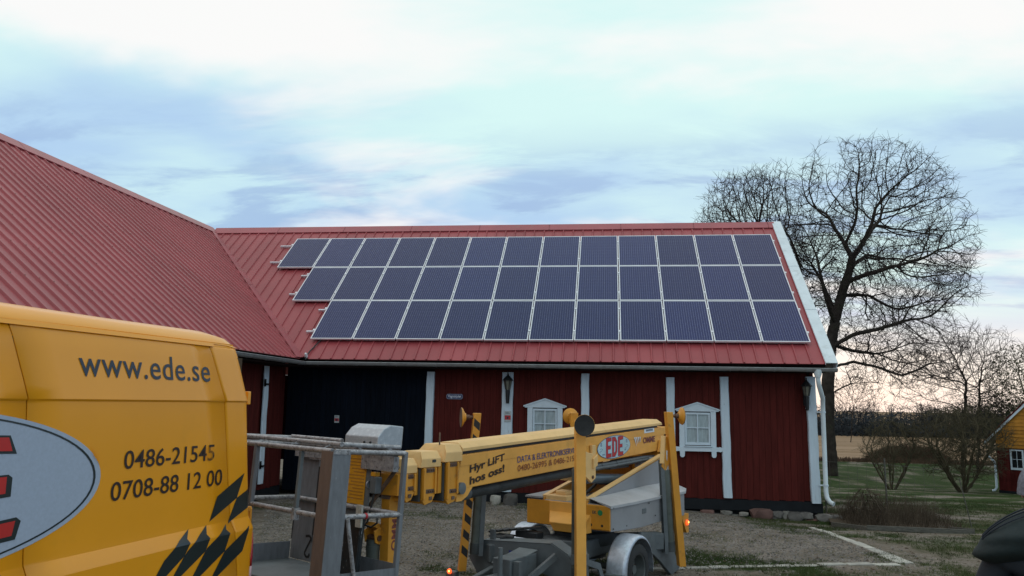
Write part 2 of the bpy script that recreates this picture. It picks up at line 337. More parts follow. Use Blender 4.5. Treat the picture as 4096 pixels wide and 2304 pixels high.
class MB:
    def __init__(s):
        s.v = []; s.f = []

    def add(s, vs, fs):
        o = len(s.v)
        s.v.extend([tuple(p) for p in vs]); s.f.extend([tuple(i + o for i in f) for f in fs])
        return s

    def box(s, c, d, M=None):
        hx, hy, hz = d[0] / 2, d[1] / 2, d[2] / 2
        vs = [Vector((x, y, z)) for z in (-hz, hz) for x, y in ((-hx, -hy), (hx, -hy), (hx, hy), (-hx, hy))]
        if M is not None: vs = [M @ v for v in vs]
        c = Vector(c)
        return s.add([v + c for v in vs], [(3, 2, 1, 0), (4, 5, 6, 7), (0, 1, 5, 4), (1, 2, 6, 5), (2, 3, 7, 6), (3, 0, 4, 7)])

    def b2(s, a, b):
        """box between two corners"""
        return s.box([(a[i] + b[i]) / 2 for i in range(3)], [abs(a[i] - b[i]) for i in range(3)])

    def hexa(s, p):
        return s.add(p, [(3, 2, 1, 0), (4, 5, 6, 7), (0, 1, 5, 4), (1, 2, 6, 5), (2, 3, 7, 6), (3, 0, 4, 7)])

    def prism(s, poly, vec):
        n = len(poly); vec = Vector(vec)
        a = [Vector(p) for p in poly]; b = [p + vec for p in a]
        nrm = Vector((0, 0, 0))
        for i in range(n): nrm += a[i].cross(a[(i + 1) % n])
        if nrm.dot(vec) > 0: cap0, cap1, flip = tuple(range(n))[::-1], tuple(range(n, 2 * n)), False
        else: cap0, cap1, flip = tuple(range(n)), tuple(range(n, 2 * n))[::-1], True
        sides = [(i, (i + 1) % n, n + (i + 1) % n, n + i) for i in range(n)]
        if flip: sides = [q[::-1] for q in sides]
        return s.add(a + b, [cap0, cap1] + sides)

    def beam(s, a, b, w, h, up=(0, 0, 1)):
        a = Vector(a); b = Vector(b); d = (b - a)
        L = d.length; d = d / L; up = Vector(up)
        sx = d.cross(up)
        if sx.length < 1e-4: sx = Vector((1, 0, 0))
        sx.normalize(); u = sx.cross(d).normalized()
        ps = []
        for c in (a, b):
            ps += [c - sx * w / 2 - u * h / 2, c + sx * w / 2 - u * h / 2, c + sx * w / 2 + u * h / 2, c - sx * w / 2 + u * h / 2]
        return s.add(ps, [(0, 1, 2, 3), (7, 6, 5, 4), (0, 4, 5, 1), (1, 5, 6, 2), (2, 6, 7, 3), (3, 7, 4, 0)])

    def tube(s, pts, r, n=8, cap=True):
        pts = [Vector(p) for p in pts]; m = len(pts)
        rs = r if isinstance(r, (list, tuple)) else [r] * m
        rings = []; ref = None
        for i, p in enumerate(pts):
            d = (pts[min(i + 1, m - 1)] - pts[max(i - 1, 0)])
            d = d.normalized() if d.length > 1e-9 else Vector((0, 0, 1))
            if ref is None: ref = Vector((1, 0, 0)) if abs(d.x) < 0.8 else Vector((0, 1, 0))
            u = (ref - d * ref.dot(d)).normalized(); w = d.cross(u); ref = u
            rings.append([p + (u * cos(2 * pi * k / n) + w * sin(2 * pi * k / n)) * rs[i] for k in range(n)])
        vs = [q for rg in rings for q in rg]; fs = []
        for i in range(m - 1):
            for k in range(n):
                fs.append((i * n + k, i * n + (k + 1) % n, (i + 1) * n + (k + 1) % n, (i + 1) * n + k))
        if cap: fs.append(tuple(range(n))[::-1]); fs.append(tuple((m - 1) * n + k for k in range(n)))
        return s.add(vs, fs)

    def lathe(s, prof, c, ax=(0, 0, 1), n=24, a0=0.0, a1=2 * pi):
        """prof: (radius, along) list, open or closed by itself"""
        ax = Vector(ax).normalized(); ref = Vector((1, 0, 0)) if abs(ax.x) < 0.8 else Vector((0, 0, 1))
        u = (ref - ax * ref.dot(ax)).normalized(); w = ax.cross(u); c = Vector(c)
        full = abs(a1 - a0 - 2 * pi) < 1e-6
        m = n if full else n + 1
        vs = []
        for k in range(m):
            a = a0 + (a1 - a0) * k / n
            for r, t in prof: vs.append(c + ax * t + (u * cos(a) + w * sin(a)) * r)
        P = len(prof); fs = []
        for k in range(n):
            k2 = (k + 1) % m
            for j in range(P - 1):
                fs.append((k * P + j, k2 * P + j, k2 * P + j + 1, k * P + j + 1))
        return s.add(vs, fs)

    def poly(s, pts, thick=0.0, nrm=None):
        if thick: return s.prism(pts, Vector(nrm) * thick)
        return s.add(pts, [tuple(range(len(pts)))])

    def mesh(s, name):
        me = bpy.data.meshes.new(name)
        me.from_pydata([tuple(v) for v in s.v], [], s.f)
        me.update()
        return me

    def build(s, name, mat, parent=None, smooth=False, bevel=0.0, kind=None, seg=1, angle=35):
        me = s.mesh(name)
        if mat: me.materials.append(mat)
        o = bpy.data.objects.new(name, me)
        COL.objects.link(o)
        if parent: o.parent = parent
        if smooth:
            me.polygons.foreach_set('use_smooth', [True] * len(me.polygons))
            try: me.set_sharp_from_angle(angle=radians(angle))
            except Exception: pass
        if bevel:
            b = o.modifiers.new('bevel', 'BEVEL'); b.width = bevel; b.segments = seg; b.limit_method = 'ANGLE'
            b.angle_limit = radians(30)
        if kind: o['kind'] = kind
        return o


def fix(me):
    bm = bmesh.new(); bm.from_mesh(me); bmesh.ops.recalc_face_normals(bm, faces=bm.faces); bm.to_mesh(me); bm.free()


def tag(o, label=None, cat=None, group=None, kind=None):
    if label: o['label'] = label
    if cat: o['category'] = cat
    if group: o['group'] = group
    if kind: o['kind'] = kind
    return o


def thing(name, label, cat, loc=(0, 0, 0), rz=0.0, group=None, rot=None):
    o = bpy.data.objects.new(name, None)
    o.empty_display_size = 0.3
    COL.objects.link(o)
    o.location = loc
    o.rotation_euler = rot if rot else (0, 0, rz)
    return tag(o, label, cat, group)


def copy_tree(o, parent=None):
    c = o.copy(); COL.objects.link(c); c.parent = parent
    for ch in [x for x in o.children]: copy_tree(ch, c)
    return c


def inst(me, name, parent, loc=(0, 0, 0), rz=0.0, scale=None):
    o = bpy.data.objects.new(name, me); COL.objects.link(o); o.parent = parent
    o.location = loc; o.rotation_euler = (0, 0, rz)
    if scale: o.scale = scale
    return o


_TC = {}


def text2d(s, w, h, bold=0.0, spacing=1.0):
    """outline letters as a flat mesh scaled into a w x h rectangle, origin lower left"""
    key = (s, bold, spacing)
    if key not in _TC:
        cu = bpy.data.curves.new('lettering', 'FONT'); cu.body = s; cu.offset = bold; cu.resolution_u = 4
        cu.space_character = spacing
        ob = bpy.data.objects.new('lettering', cu); COL.objects.link(ob)
        bpy.context.view_layer.update()
        me = ob.to_mesh()
        vs = [(v.co.x, v.co.y) for v in me.vertices]; fs = [tuple(p.vertices) for p in me.polygons]
        ob.to_mesh_clear(); bpy.data.objects.remove(ob); bpy.data.curves.remove(cu)
        _TC[key] = (vs, fs)
    vs, fs = _TC[key]
    x0 = min(v[0] for v in vs); x1 = max(v[0] for v in vs); y0 = min(v[1] for v in vs); y1 = max(v[1] for v in vs)
    return [((x - x0) / (x1 - x0) * w, (y - y0) / (y1 - y0) * h) for x, y in vs], fs


def add_text(mb, s, w, h, fn, bold=0.0, spacing=1.0):
    vs, fs = text2d(s, w, h, bold, spacing)
    mb.add([fn(u, v) for u, v in vs], fs)
    return mb


def cut_poly(poly, fn, us=(), vs=()):
    """flat 2D polygon, cut along u and v lines, then carried onto a surface by fn"""
    bm = bmesh.new()
    bm.faces.new([bm.verts.new((p[0], p[1], 0)) for p in poly])
    for u in us:
        bmesh.ops.bisect_plane(bm, geom=bm.verts[:] + bm.edges[:] + bm.faces[:], plane_co=(u, 0, 0), plane_no=(1, 0, 0))
    for v in vs:
        bmesh.ops.bisect_plane(bm, geom=bm.verts[:] + bm.edges[:] + bm.faces[:], plane_co=(0, v, 0), plane_no=(0, 1, 0))
    bmesh.ops.triangulate(bm, faces=bm.faces[:])
    bm.verts.index_update()
    V = [fn(v.co.x, v.co.y) for v in bm.verts]; F = [tuple(v.index for v in f.verts) for f in bm.faces]
    bm.free()
    return V, F


def rock(mb, c, r, sx=1, sy=1, sz=1, seed=0, sub=2):
    bm = bmesh.new(); bmesh.ops.create_icosphere(bm, subdivisions=sub, radius=1)
    bm.verts.index_update()
    vs = []
    for v in bm.verts:
        p = v.co.copy()
        q = mnoise.noise(p * 1.3 + Vector((seed * 3.7, seed, 0))) * 0.45 + mnoise.noise(p * 3 + Vector((seed, 5, 0))) * 0.15
        p = p * (1 + q); p = Vector((max(-.8, min(.8, p.x)), max(-.8, min(.8, p.y)), max(-.75, min(.75, p.z))))
        vs.append(Vector(c) + Vector((p.x * r * sx, p.y * r * sy, p.z * r * sz)))
    mb.add(vs, [tuple(v.index for v in f.verts) for f in bm.faces]); bm.free()
    return mb

# ------------------------------------------------------------------ ground
def sstep(a, b, x):
    t = max(0.0, min(1.0, (x - a) / (b - a))); return t * t * (3 - 2 * t)


def hgt(x, y):
    """land falls gently away behind the yard"""
    z = 0.0
    ks = ((19, 0.0), (36, -1.22), (75, -2.55), (220, -5.1), (300, -5.4), (900, -6.0))
    yy = y + max(0, x - 12) * 0.12
    if yy > 19:
        for (a, za), (b, zb) in zip(ks, ks[1:]):
            if yy <= b:
                z = za + (zb - za) * (yy - a) / (b - a); break
        else: z = -6.0
    if yy < 60:
        z += mnoise.noise(Vector((x * 0.25, y * 0.25, 0))) * 0.05 * sstep(60, 30, yy)
        z += mnoise.noise(Vector((x * 1.3, y * 1.3, 3))) * 0.012 * sstep(60, 25, yy)
        z -= 0.17 * sstep(0.4, 3.6, x) * sstep(14.5, 17.3, yy) * sstep(30, 20, yy)
    return z


# the corner of the yard edging, the far end and the left end of its two rows
PA, PB, PC = Vector((3.62, 15.55)), Vector((4.12, 12.15)), Vector((0.35, 11.0))


def in_yard(x, y):
    """positive inside the gravel yard, in metres from the edging"""
    def sd(p, q):
        d = (q - p).normalized(); n = Vector((-d.y, d.x)); return (Vector((x, y)) - p).dot(n)
    a = -sd(PB, PA + (PA - PB) * 5) * -1
    b = sd(PC - (PB - PC) * 3, PB)
    return min(a, b)


def grass_amount(x, y):
    s = in_yard(x, y)
    n = mnoise.fractal(Vector((x * 0.55, y * 0.55, 1.0)), 0.9, 2.1, 5)
    n2 = mnoise.fractal(Vector((x * 1.7, y * 1.7, 9.0)), 0.9, 2.1, 4)
    if s > 0:
        g = 0.24 + n * 0.45 + n2 * 0.3
        g += 0.55 * sstep(1.4, 0.1, s) * (0.5 + n) + 0.45 * sstep(2.2, 4.0, x) * sstep(13.5, 16.5, y)
        g -= 0.4 * sstep(1.0, 2.6, s) * sstep(2.0, -4, x) * sstep(17, 12, y) * 0.3
    else:
        g = 0.72 + n * 0.5 + n2 * 0.4 - 0.30 * sstep(26, 12, y)
    return max(0.0, min(1.0, g))


def ground_material(field=False):
    m = bpy.data.materials.new('stubble_field' if field else 'yard_and_lawn'); m.use_nodes = True
    nt = m.node_tree; N = nt.nodes.new; L = nt.links.new
    b = nt.nodes['Principled BSDF']; b.inputs['Roughness'].default_value = 0.95; b.inputs['Specular IOR Level'].default_value = 0.02
    tc = N('ShaderNodeTexCoord')

    def noise(scale, detail=6, rough=0.6, st=(1, 1, 1)):
        mp = N('ShaderNodeMapping'); mp.inputs['Scale'].default_value = st; L(tc.outputs['Object'], mp.inputs[0])
        n = N('ShaderNodeTexNoise'); n.inputs['Scale'].default_value = scale; n.inputs['Detail'].default_value = detail
        n.inputs['Roughness'].default_value = rough; L(mp.outputs[0], n.inputs[0]); return n.outputs[0]

    def rng(v, a, c_):
        n = N('ShaderNodeMapRange'); n.inputs[1].default_value = a; n.inputs[2].default_value = c_; L(v, n.inputs[0]); return n.outputs[0]

    def mix(f, a, c_):
        n = N('ShaderNodeMix'); n.data_type = 'RGBA'
        for s, v in ((n.inputs[0], f), (n.inputs[6], a), (n.inputs[7], c_)):
            if isinstance(v, (int, float)): s.default_value = v
            elif isinstance(v, tuple): s.default_value = (*v, 1)
            else: L(v, s)
        return n.outputs[2]
    if field:
        c = mix(rng(noise(0.02, 3, 0.5, (1, 3.5, 1)), 0.4, 0.6), (0.215, 0.145, 0.092), (0.29, 0.200, 0.135))
        c = mix(rng(noise(0.05, 4, 0.6, (0.4, 4, 1)), 0.52, 0.66), c, (0.15, 0.095, 0.05))
        c = mix(rng(noise(1.5, 3, 0.6, (1, 1, 1)), 0.4, 0.8), c, (0.30, 0.20, 0.12))
    else:
        grav = mix(rng(noise(22, 3, 0.75), 0.36, 0.66), (0.110, 0.092, 0.076), (0.350, 0.298, 0.255))
        grav = mix(rng(noise(70, 2, 0.8), 0.58, 0.70), grav, (0.36, 0.33, 0.31))
        grav = mix(rng(noise(0.8, 4), 0.45, 0.65), grav, (0.165, 0.135, 0.105))
        grav = mix(rng(noise(2.6, 5, 0.7), 0.50, 0.68), grav, (0.105, 0.098, 0.066))
        lush = mix(rng(noise(1.3, 5, 0.65), 0.38, 0.62), (0.019, 0.042, 0.012), (0.038, 0.062, 0.020))
        dry = mix(rng(noise(14, 4, 0.7), 0.35, 0.65), (0.070, 0.070, 0.036), (0.122, 0.113, 0.068))
        far = N('ShaderNodeSeparateXYZ'); L(tc.outputs['Object'], far.inputs[0])
        fy = rng(far.outputs[1], 19.0, 34.0)
        dn = noise(0.33, 5, 0.62)
        dm = rng(dn, 0.46, 0.60)
        mm = N('ShaderNodeMath'); mm.operation = 'SUBTRACT'; mm.use_clamp = True; L(dm, mm.inputs[0]); L(fy, mm.inputs[1])
        gr = mix(mm.outputs[0], lush, dry)
        gr = mix(rng(noise(35, 3, 0.7), 0.5, 0.75), gr, (0.072, 0.085, 0.034))
        at = N('ShaderNodeAttribute'); at.attribute_name = 'turf'
        ad = N('ShaderNodeMath'); ad.operation = 'ADD'; L(at.outputs['Fac'], ad.inputs[0])
        nn = N('ShaderNodeMath'); nn.operation = 'MULTIPLY_ADD'; L(noise(9, 6, 0.75), nn.inputs[0]); nn.inputs[1].default_value = 1.1; nn.inputs[2].default_value = -0.55
        L(nn.outputs[0], ad.inputs[1])
        c = mix(rng(ad.outputs[0], 0.34, 0.72), grav, gr)
    L(c, b.inputs['Base Color'])
    bn = N('ShaderNodeBump'); bn.inputs['Strength'].default_value = 0.9; bn.inputs['Distance'].default_value = 0.025
    L(noise(30 if not field else 3, 5, 0.8), bn.inputs['Height']); L(bn.outputs[0], b.inputs['Normal'])
    return m


def grid_sheet(name, xs, ys, mat, attr=None, dz=0.0):
    vs = [(x, y, hgt(x, y) + dz) for y in ys for x in xs]
    nx = len(xs)
    fs = [(j * nx + i, j * nx + i + 1, (j + 1) * nx + i + 1, (j + 1) * nx + i) for j in range(len(ys) - 1) for i in range(nx - 1)]
    me = bpy.data.meshes.new(name); me.from_pydata(vs, [], fs); me.materials.append(mat)
    if attr:
        a = me.attributes.new('turf', 'FLOAT', 'POINT'); a.data.foreach_set('value', [attr(v[0], v[1]) for v in vs])
    me.polygons.foreach_set('use_smooth', [True] * len(fs))
    o = bpy.data.objects.new(name, me); COL.objects.link(o); return tag(o, kind='structure')


def steps(segs):
    out = []
    for a, b, d in segs:
        n = max(1, int(round((b - a) / d))); out += [a + (b - a) * i / n for i in range(n)]
    return out + [segs[-1][1]]


GXS = steps([(-900, -60, 120), (-60, -14, 4), (-14, -6, 0.5), (-6, 12, 0.12), (12, 40, 0.7), (40, 120, 8), (120, 900, 110)])
GYS = steps([(-60, 2, 4), (2, 8, 0.5), (8, 20, 0.12), (20, 40, 0.5), (40, 75, 2.5)])
ground = grid_sheet('ground', GXS, GYS, ground_material(), grass_amount)
tag(ground, 'worn gravel yard running out into green lawn')
field = grid_sheet('field', steps([(-900, -60, 120), (-60, 200, 10), (200, 900, 100)]), steps([(75, 240, 8), (240, 2000, 200)]), ground_material(True))
tag(field, 'straw coloured stubble field beyond the lawn')

# ------------------------------------------------------------------ barn
SL = radians(39.39)
EY, EZ = 17.23, 3.03              # eave line of the main roof
RY, RZ = 22.2, 7.11               # its ridge
WX = 17.72                        # y of the yard-side wall
WEX = -6.84                       # x of the wing's eave
WRX = -11.81                       # x of the wing's ridge
WWX = -7.42                       # x of the wing's wall
XR = 4.45                         # right end of the sheets
RL = (RY - EY) / cos(SL)          # slope length
PITCH = 0.272
barn = thing('barn', 'long red board barn with red sheet roof and white timber posts', 'barn', (0, 0, 0))


def roof_frame(u_dir, out, e0):
    """u along the eave, w up the slope, n out of the roof"""
    u = Vector(u_dir); o = Vector(out)
    w = (-o * cos(SL) + Vector((0, 0, 1)) * sin(SL)); n = (o * sin(SL) + Vector((0, 0, 1)) * cos(SL))
    e0 = Vector(e0)
    return lambda a, b, c=0.0: e0 + u * a + w * b + n * c


RM = roof_frame((1, 0, 0), (0, -1, 0), (0, EY, EZ))            # a = world x
RW = roof_frame((0, -1, 0), (1, 0, 0), (WEX, EY, EZ))          # a = metres from the valley corner towards the camera


def sheet(F, a0, a1, wb0, wb1, mat=RED_SHEET):
    """one rib-to-rib pan with its rib on the right, cut along the valley at the bottom"""
    mb = MB(); wt = RL - 0.02; t = 0.012
    mb.hexa([F(a0, wb0, 0), F(a1, wb1, 0), F(a1, wt, 0), F(a0, wt, 0), F(a0, wb0, t), F(a1, wb1, t), F(a1, wt, t), F(a0, wt, t)])
    rb = wb1 + (wb0 - wb1) * 0.1
    r0, r1, r2, r3 = a1 - 0.052, a1 - 0.038, a1 - 0.016, a1 - 0.002; h = 0.040
    mb.hexa([F(r0, rb, t), F(r3, rb, t), F(r3, wt, t), F(r0, wt, t), F(r1, rb, h), F(r2, rb, h), F(r2, wt, h), F(r1, wt, h)])
    return mb.build('roof_sheet', mat, barn)


a = XR
while a > WRX - 0.2:
    a0 = a - PITCH
    f = lambda x: max(0.0, (WEX - x) / cos(SL)) if x < WEX else 0.0
    if f(a) < RL - 0.1: sheet(RM, a0, a, min(f(a0), RL - .03), f(a))
    a = a0
a = -(RY - EY)
WLEN = 12.6
while a < WLEN:
    a1 = a + PITCH
    f = lambda u: max(0.0, -u / cos(SL)) if u < 0 else 0.0
    if f(a1) < RL - 0.15: sheet(RW, a, a1, min(f(a), RL - .03), f(a1))
    a = a1
mb = MB()      # valley flashing lying on the wing's side
mb.hexa([RW(0.0, 0.02, .030), RW(0.42, 0.0, .030), RW(-(RY - EY) + .30, RL, .030), RW(-(RY - EY), RL, .030),
         RW(0.0, 0.02, .046), RW(0.42, 0.0, .046), RW(-(RY - EY) + .30, RL, .046), RW(-(RY - EY), RL, .046)])
mb.build('valley_flashing', RED_CAP, barn)
for k in range(1, 4):      # overlap joints of the flashing
    t_ = k / 4.0; u_ = -(RY - EY) * t_
    MB().hexa([RW(u_ - .01, RL * t_, .046), RW(u_ + .40, RL * t_ - .12, .046), RW(u_ + .40, RL * t_ - .09, .046), RW(u_ - .01, RL * t_ + .03, .046),
               RW(u_ - .01, RL * t_, .052), RW(u_ + .40, RL * t_ - .12, .052), RW(u_ + .40, RL * t_ - .09, .052), RW(u_ - .01, RL * t_ + .03, .052)]).build('flashing_joint', RED_CAP, barn)


def ridge(F, a0, a1, step):
    a = a0
    while a < a1 - .05:
        b = min(a + step, a1)
        mb = MB(); lo = RL - 0.27
        mb.hexa([F(a, lo, .042), F(b + .02, lo, .042), F(b + .02, RL + .02, .046), F(a, RL + .02, .046), F(a, lo, .050), F(b + .02, lo, .050), F(b + .02, RL + .02, .072), F(a, RL + .02, .072)])
        mb.hexa([F(a, lo - .004, .026), F(b + .02, lo - .004, .026), F(b + .02, lo + .004, .026), F(a, lo + .004, .026), F(a, lo - .004, .050), F(b + .02, lo - .004, .050), F(b + .02, lo + .004, .050), F(a, lo + .004, .050)])
        mb.build('ridge_cap', RED_CAP, barn)
        a = b


ridge(RM, WRX + .1, XR, 2.0)
ridge(RW, -(RY - EY) + .1, WLEN, 2.0)
mb = MB()      # rows of roofing screws
def screw(F, a_, w_):
    p = F(a_, w_, .041); q_ = F(a_, w_, .050) - p; u_ = (F(a_ + .012, w_, .041) - p); v_ = (F(a_, w_ + .012, .041) - p)
    mb.add([p - u_, p - v_, p + u_, p + v_, p + q_], [(0, 1, 4), (1, 2, 4), (2, 3, 4), (3, 0, 4)])
a = XR
while a > WRX + .3:
    for w_ in (.10, 1.05, 2.2, 3.4, 4.6, RL - .42):
        if w_ > max(0.0, (WEX - a) / cos(SL)) + .1: screw(RM, a - .027, w_ + RND.uniform(-.03, .03))
    a -= PITCH
a = -(RY - EY) + PITCH
while a < WLEN:
    for w_ in (.10, 1.0, 1.9, 2.8, 3.7, 4.6, 5.5, RL - .42):
        if w_ > max(0.0, -a / cos(SL)) + .45: screw(RW, a - .027, w_ + RND.uniform(-.03, .03))
    a += PITCH
tag(mb.build('roof_screws', MATS['rusty_bolt'], barn), kind='stuff')
# the roof slopes that face away, and the closing walls, seen only from elsewhere
mb = MB()
bk = 2 * RY - EY
mb.hexa([(WRX, RY, RZ - .06), (XR, RY, RZ - .06), (XR, bk, EZ - .06), (WRX - 5, bk, EZ - .06), (WRX, RY, RZ), (XR, RY, RZ), (XR, bk, EZ), (WRX - 5, bk, EZ)])
mb.build('rear_roof', RED_SHEET, barn)
mb = MB(); wy = EY - WLEN
mb.hexa([(2 * WRX - WEX, wy, EZ - .06), (WRX, wy, RZ - .06), (WRX, RY, RZ - .06), (2 * WRX - WEX, bk, EZ - .06), (2 * WRX - WEX, wy, EZ), (WRX, wy, RZ), (WRX, RY, RZ), (2 * WRX - WEX, bk, EZ)])
mb.build('rear_roof', RED_SHEET, barn)
mb = MB()
mb.prism([(4.30, WX + .06, 0.1), (4.30, bk - .5, 0.1), (4.30, bk - .5, 3.0), (4.30, RY, RZ - .35), (4.30, WX + .06, 3.2)], (-.08, 0, 0))
mb.prism([(WWX - .06, wy + .4, 0.1), (2 * WRX - WWX, wy + .4, .1), (2 * WRX - WWX, wy + .4, 2.9), (WRX, wy + .4, RZ - .3), (WWX - .06, wy + .4, 3.2)], (0, .08, 0))
mb.b2((2 * WRX - WWX, bk - .5, .1), (4.22, bk - .58, 2.95)); mb.b2((2 * WRX - WWX, wy + .5, .1), (2 * WRX - WWX + .08, bk - .6, 2.95))
mb.build('end_wall', FALU, barn)
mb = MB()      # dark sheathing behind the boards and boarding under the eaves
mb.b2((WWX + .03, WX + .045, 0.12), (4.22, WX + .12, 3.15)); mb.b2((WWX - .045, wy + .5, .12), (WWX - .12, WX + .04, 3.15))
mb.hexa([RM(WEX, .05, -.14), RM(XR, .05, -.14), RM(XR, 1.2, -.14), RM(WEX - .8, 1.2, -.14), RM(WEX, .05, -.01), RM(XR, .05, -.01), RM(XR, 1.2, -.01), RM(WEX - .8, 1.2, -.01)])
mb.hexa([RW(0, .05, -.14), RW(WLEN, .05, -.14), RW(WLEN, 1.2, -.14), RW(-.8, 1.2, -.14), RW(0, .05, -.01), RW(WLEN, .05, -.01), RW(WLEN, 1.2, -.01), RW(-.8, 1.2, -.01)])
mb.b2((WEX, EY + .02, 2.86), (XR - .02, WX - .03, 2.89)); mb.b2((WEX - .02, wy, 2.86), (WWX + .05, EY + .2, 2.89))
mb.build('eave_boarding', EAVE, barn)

WT = 2.93


def boards(x0, x1, z0, z1, mat, parent, w=0.128, wing=False, holes=()):
    n = max(1, round((x1 - x0) / w)); w = (x1 - x0) / n
    for i in range(n):
        a0 = x0 + i * w; j = RND.uniform(0, .006); zb = z0 + RND.uniform(-.012, .012)
        spans = [(zb, z1)]
        for hx0, hx1, hz0, hz1 in holes:
            if a0 + w > hx0 and a0 < hx1: spans = [(zb, hz0), (hz1, z1)]
        for s0, s1 in spans:
            mb = MB(); t = .022 + j; g = .0022
            if wing: mb.b2((WWX - .04, a0 + g, s0), (WWX - .04 + t, a0 + w - g, s1))
            else: mb.b2((a0 + g, WX + .04, s0), (a0 + w - g, WX + .04 - t, s1))
            mb.build('board', mat, parent)


W1 = (-1.69, -1.15, 1.33, 2.04); W2 = (1.59, 2.13, 1.31, 2.01)
boards(-3.93, 4.16, 0.20, WT, FALU, barn, holes=(W1, W2))
boards(wy + .5, WX + .02, 0.22, WT, FALU, barn, wing=True)
door = MB().b2((WWX + .04, WX + .042, .10), (-4.10, WX + .03, WT)).build('door', DARKW, barn)
boards(WWX + .05, -4.11, 0.12, WT - .05, DARKW, door, w=0.118)
mb = MB()
mb.b2((-4.08, WX - .02, -.02), (4.36, WX + .14, .195)); mb.b2((-4.08, WX + .09, -.35), (4.30, WX + .14, -.021)); mb.b2((WWX - .14, wy + .5, -.25), (WWX + .005, WX - .02, .21)); mb.b2((4.20, WX - .025, -.03), (4.385, WX + .9, .17))
mb.build('plinth', TAR, barn)


def post(x0, x1, z0, z1, lean=0.0, wing=False, seed=0, notch=False):
    mb = MB(); n = 26; d = .075
    rings = []
    for i in range(n + 1):
        t = i / n; z = z0 + (z1 - z0) * t
        jl = mnoise.noise(Vector((seed, z * 2.6, 0))) * .012 + mnoise.noise(Vector((seed, z * 9, 4))) * .004; jr = mnoise.noise(Vector((seed + 9, z * 2.6, 0))) * .012 + mnoise.noise(Vector((seed + 9, z * 9, 4))) * .004
        jf = mnoise.noise(Vector((seed + 5, z * 2, 0))) * .008
        off = lean * (t - .5)
        xs_ = [x0 + off + jl, x0 + off + jl + .012, x1 + off + jr - .012, x1 + off + jr]
        f = [WX - d + .014 + jf, WX - d + jf, WX - d + jf, WX - d + .014 + jf]
        if wing:
            rings += [(WWX + .04, xs_[0], z), (WWX + (WX - f[0]), xs_[0], z), (WWX + (WX - f[1]), xs_[1], z), (WWX + (WX - f[2]), xs_[2], z), (WWX + (WX - f[3]), xs_[3], z), (WWX + .04, xs_[3], z)]
        else:
            rings += [(xs_[0], WX + .03, z), (xs_[0], f[0], z), (xs_[1], f[1], z), (xs_[2], f[2], z), (xs_[3], f[3], z), (xs_[3], WX + .03, z)]
    fs = []
    for i in range(n):
        for k in range(5): fs.append((i * 6 + k, i * 6 + k + 1, i * 6 + 7 + k, i * 6 + 6 + k))
    fs.append(tuple(range(6))[::-1]); fs.append(tuple(n * 6 + k for k in range(6)))
    mb.add(rings, fs)
    return mb.build('post', POSTW, barn)


post(-4.10, -3.93, 0.24, 2.80, .03, seed=1)
post(-2.385, -2.14, 0.22, 2.81, .02, seed=2)
post(-0.63, -0.455, 0.22, 2.80, .0, seed=3)
post(1.21, 1.385, 0.20, 2.74, -.01, seed=4)
post(2.355, 2.535, 0.23, 2.765, -.03, seed=5)
post(4.14, 4.33, 0.17, 2.79, -.03, seed=6)
post(16.45, 16.66, 0.35, 2.84, 0, wing=True, seed=7)
post(12.2, 12.4, 0.3, 2.84, 0, wing=True, seed=8)
for zz in (2.45, .72):      # strap hinges on the wing's post
    MB().b2((WWX + .085, 16.40, zz - .05), (WWX + .10, 16.47, zz + .11)).b2((WWX + .085, 16.40, zz - .02), (WWX + .10, 16.62, zz + .02)).build('hinge', BLACKIRON, barn)

# gutters, with their brackets
def gutter(p0, p1, out):
    p0 = Vector(p0); p1 = Vector(p1); o = Vector(out); d = (p1 - p0)
    mb = MB(); prof = []; r = .068
    for k in range(9):
        a_ = pi * k / 8; prof.append((cos(a_) * r, -sin(a_) * r))
    pr = prof + [(x * .86, y * .86 + .002) for x, y in prof[::-1]]
    mb.prism([p0 + o * x + Vector((0, 0, y)) for x, y in pr], d)
    lip = [(r + .010 * cos(t), .004 + .010 * sin(t)) for t in [k * pi / 3 for k in range(6)]]
    mb.prism([p0 + o * x + Vector((0, 0, y)) for x, y in lip], d)
    g = mb.build('gutter', ZINC, barn, smooth=True)
    n = int(d.length / .9)
    br = None
    for i in range(n + 1):
        c = p0 + d * (i + .4) / (n + .8)
        if br is None:
            u = d.normalized(); mb = MB()
            pr2 = [(x * 1.08, y * 1.08) for x, y in prof] + [(x * 1.01, y * 1.01) for x, y in prof[::-1]]
            mb.prism([o * x + Vector((0, 0, y)) - u * .012 for x, y in pr2], u * .024); br = mb.mesh('gutter_bracket'); br.materials.append(ZINC)
        inst(br, 'gutter_bracket', g, c)


gutter((WEX + .03, EY - .055, 2.965), (4.64, EY - .055, 2.935), (0, -1, 0))
gutter((WEX + .045, EY + .03, 2.965), (WEX + .045, wy, 2.99), (1, 0, 0))
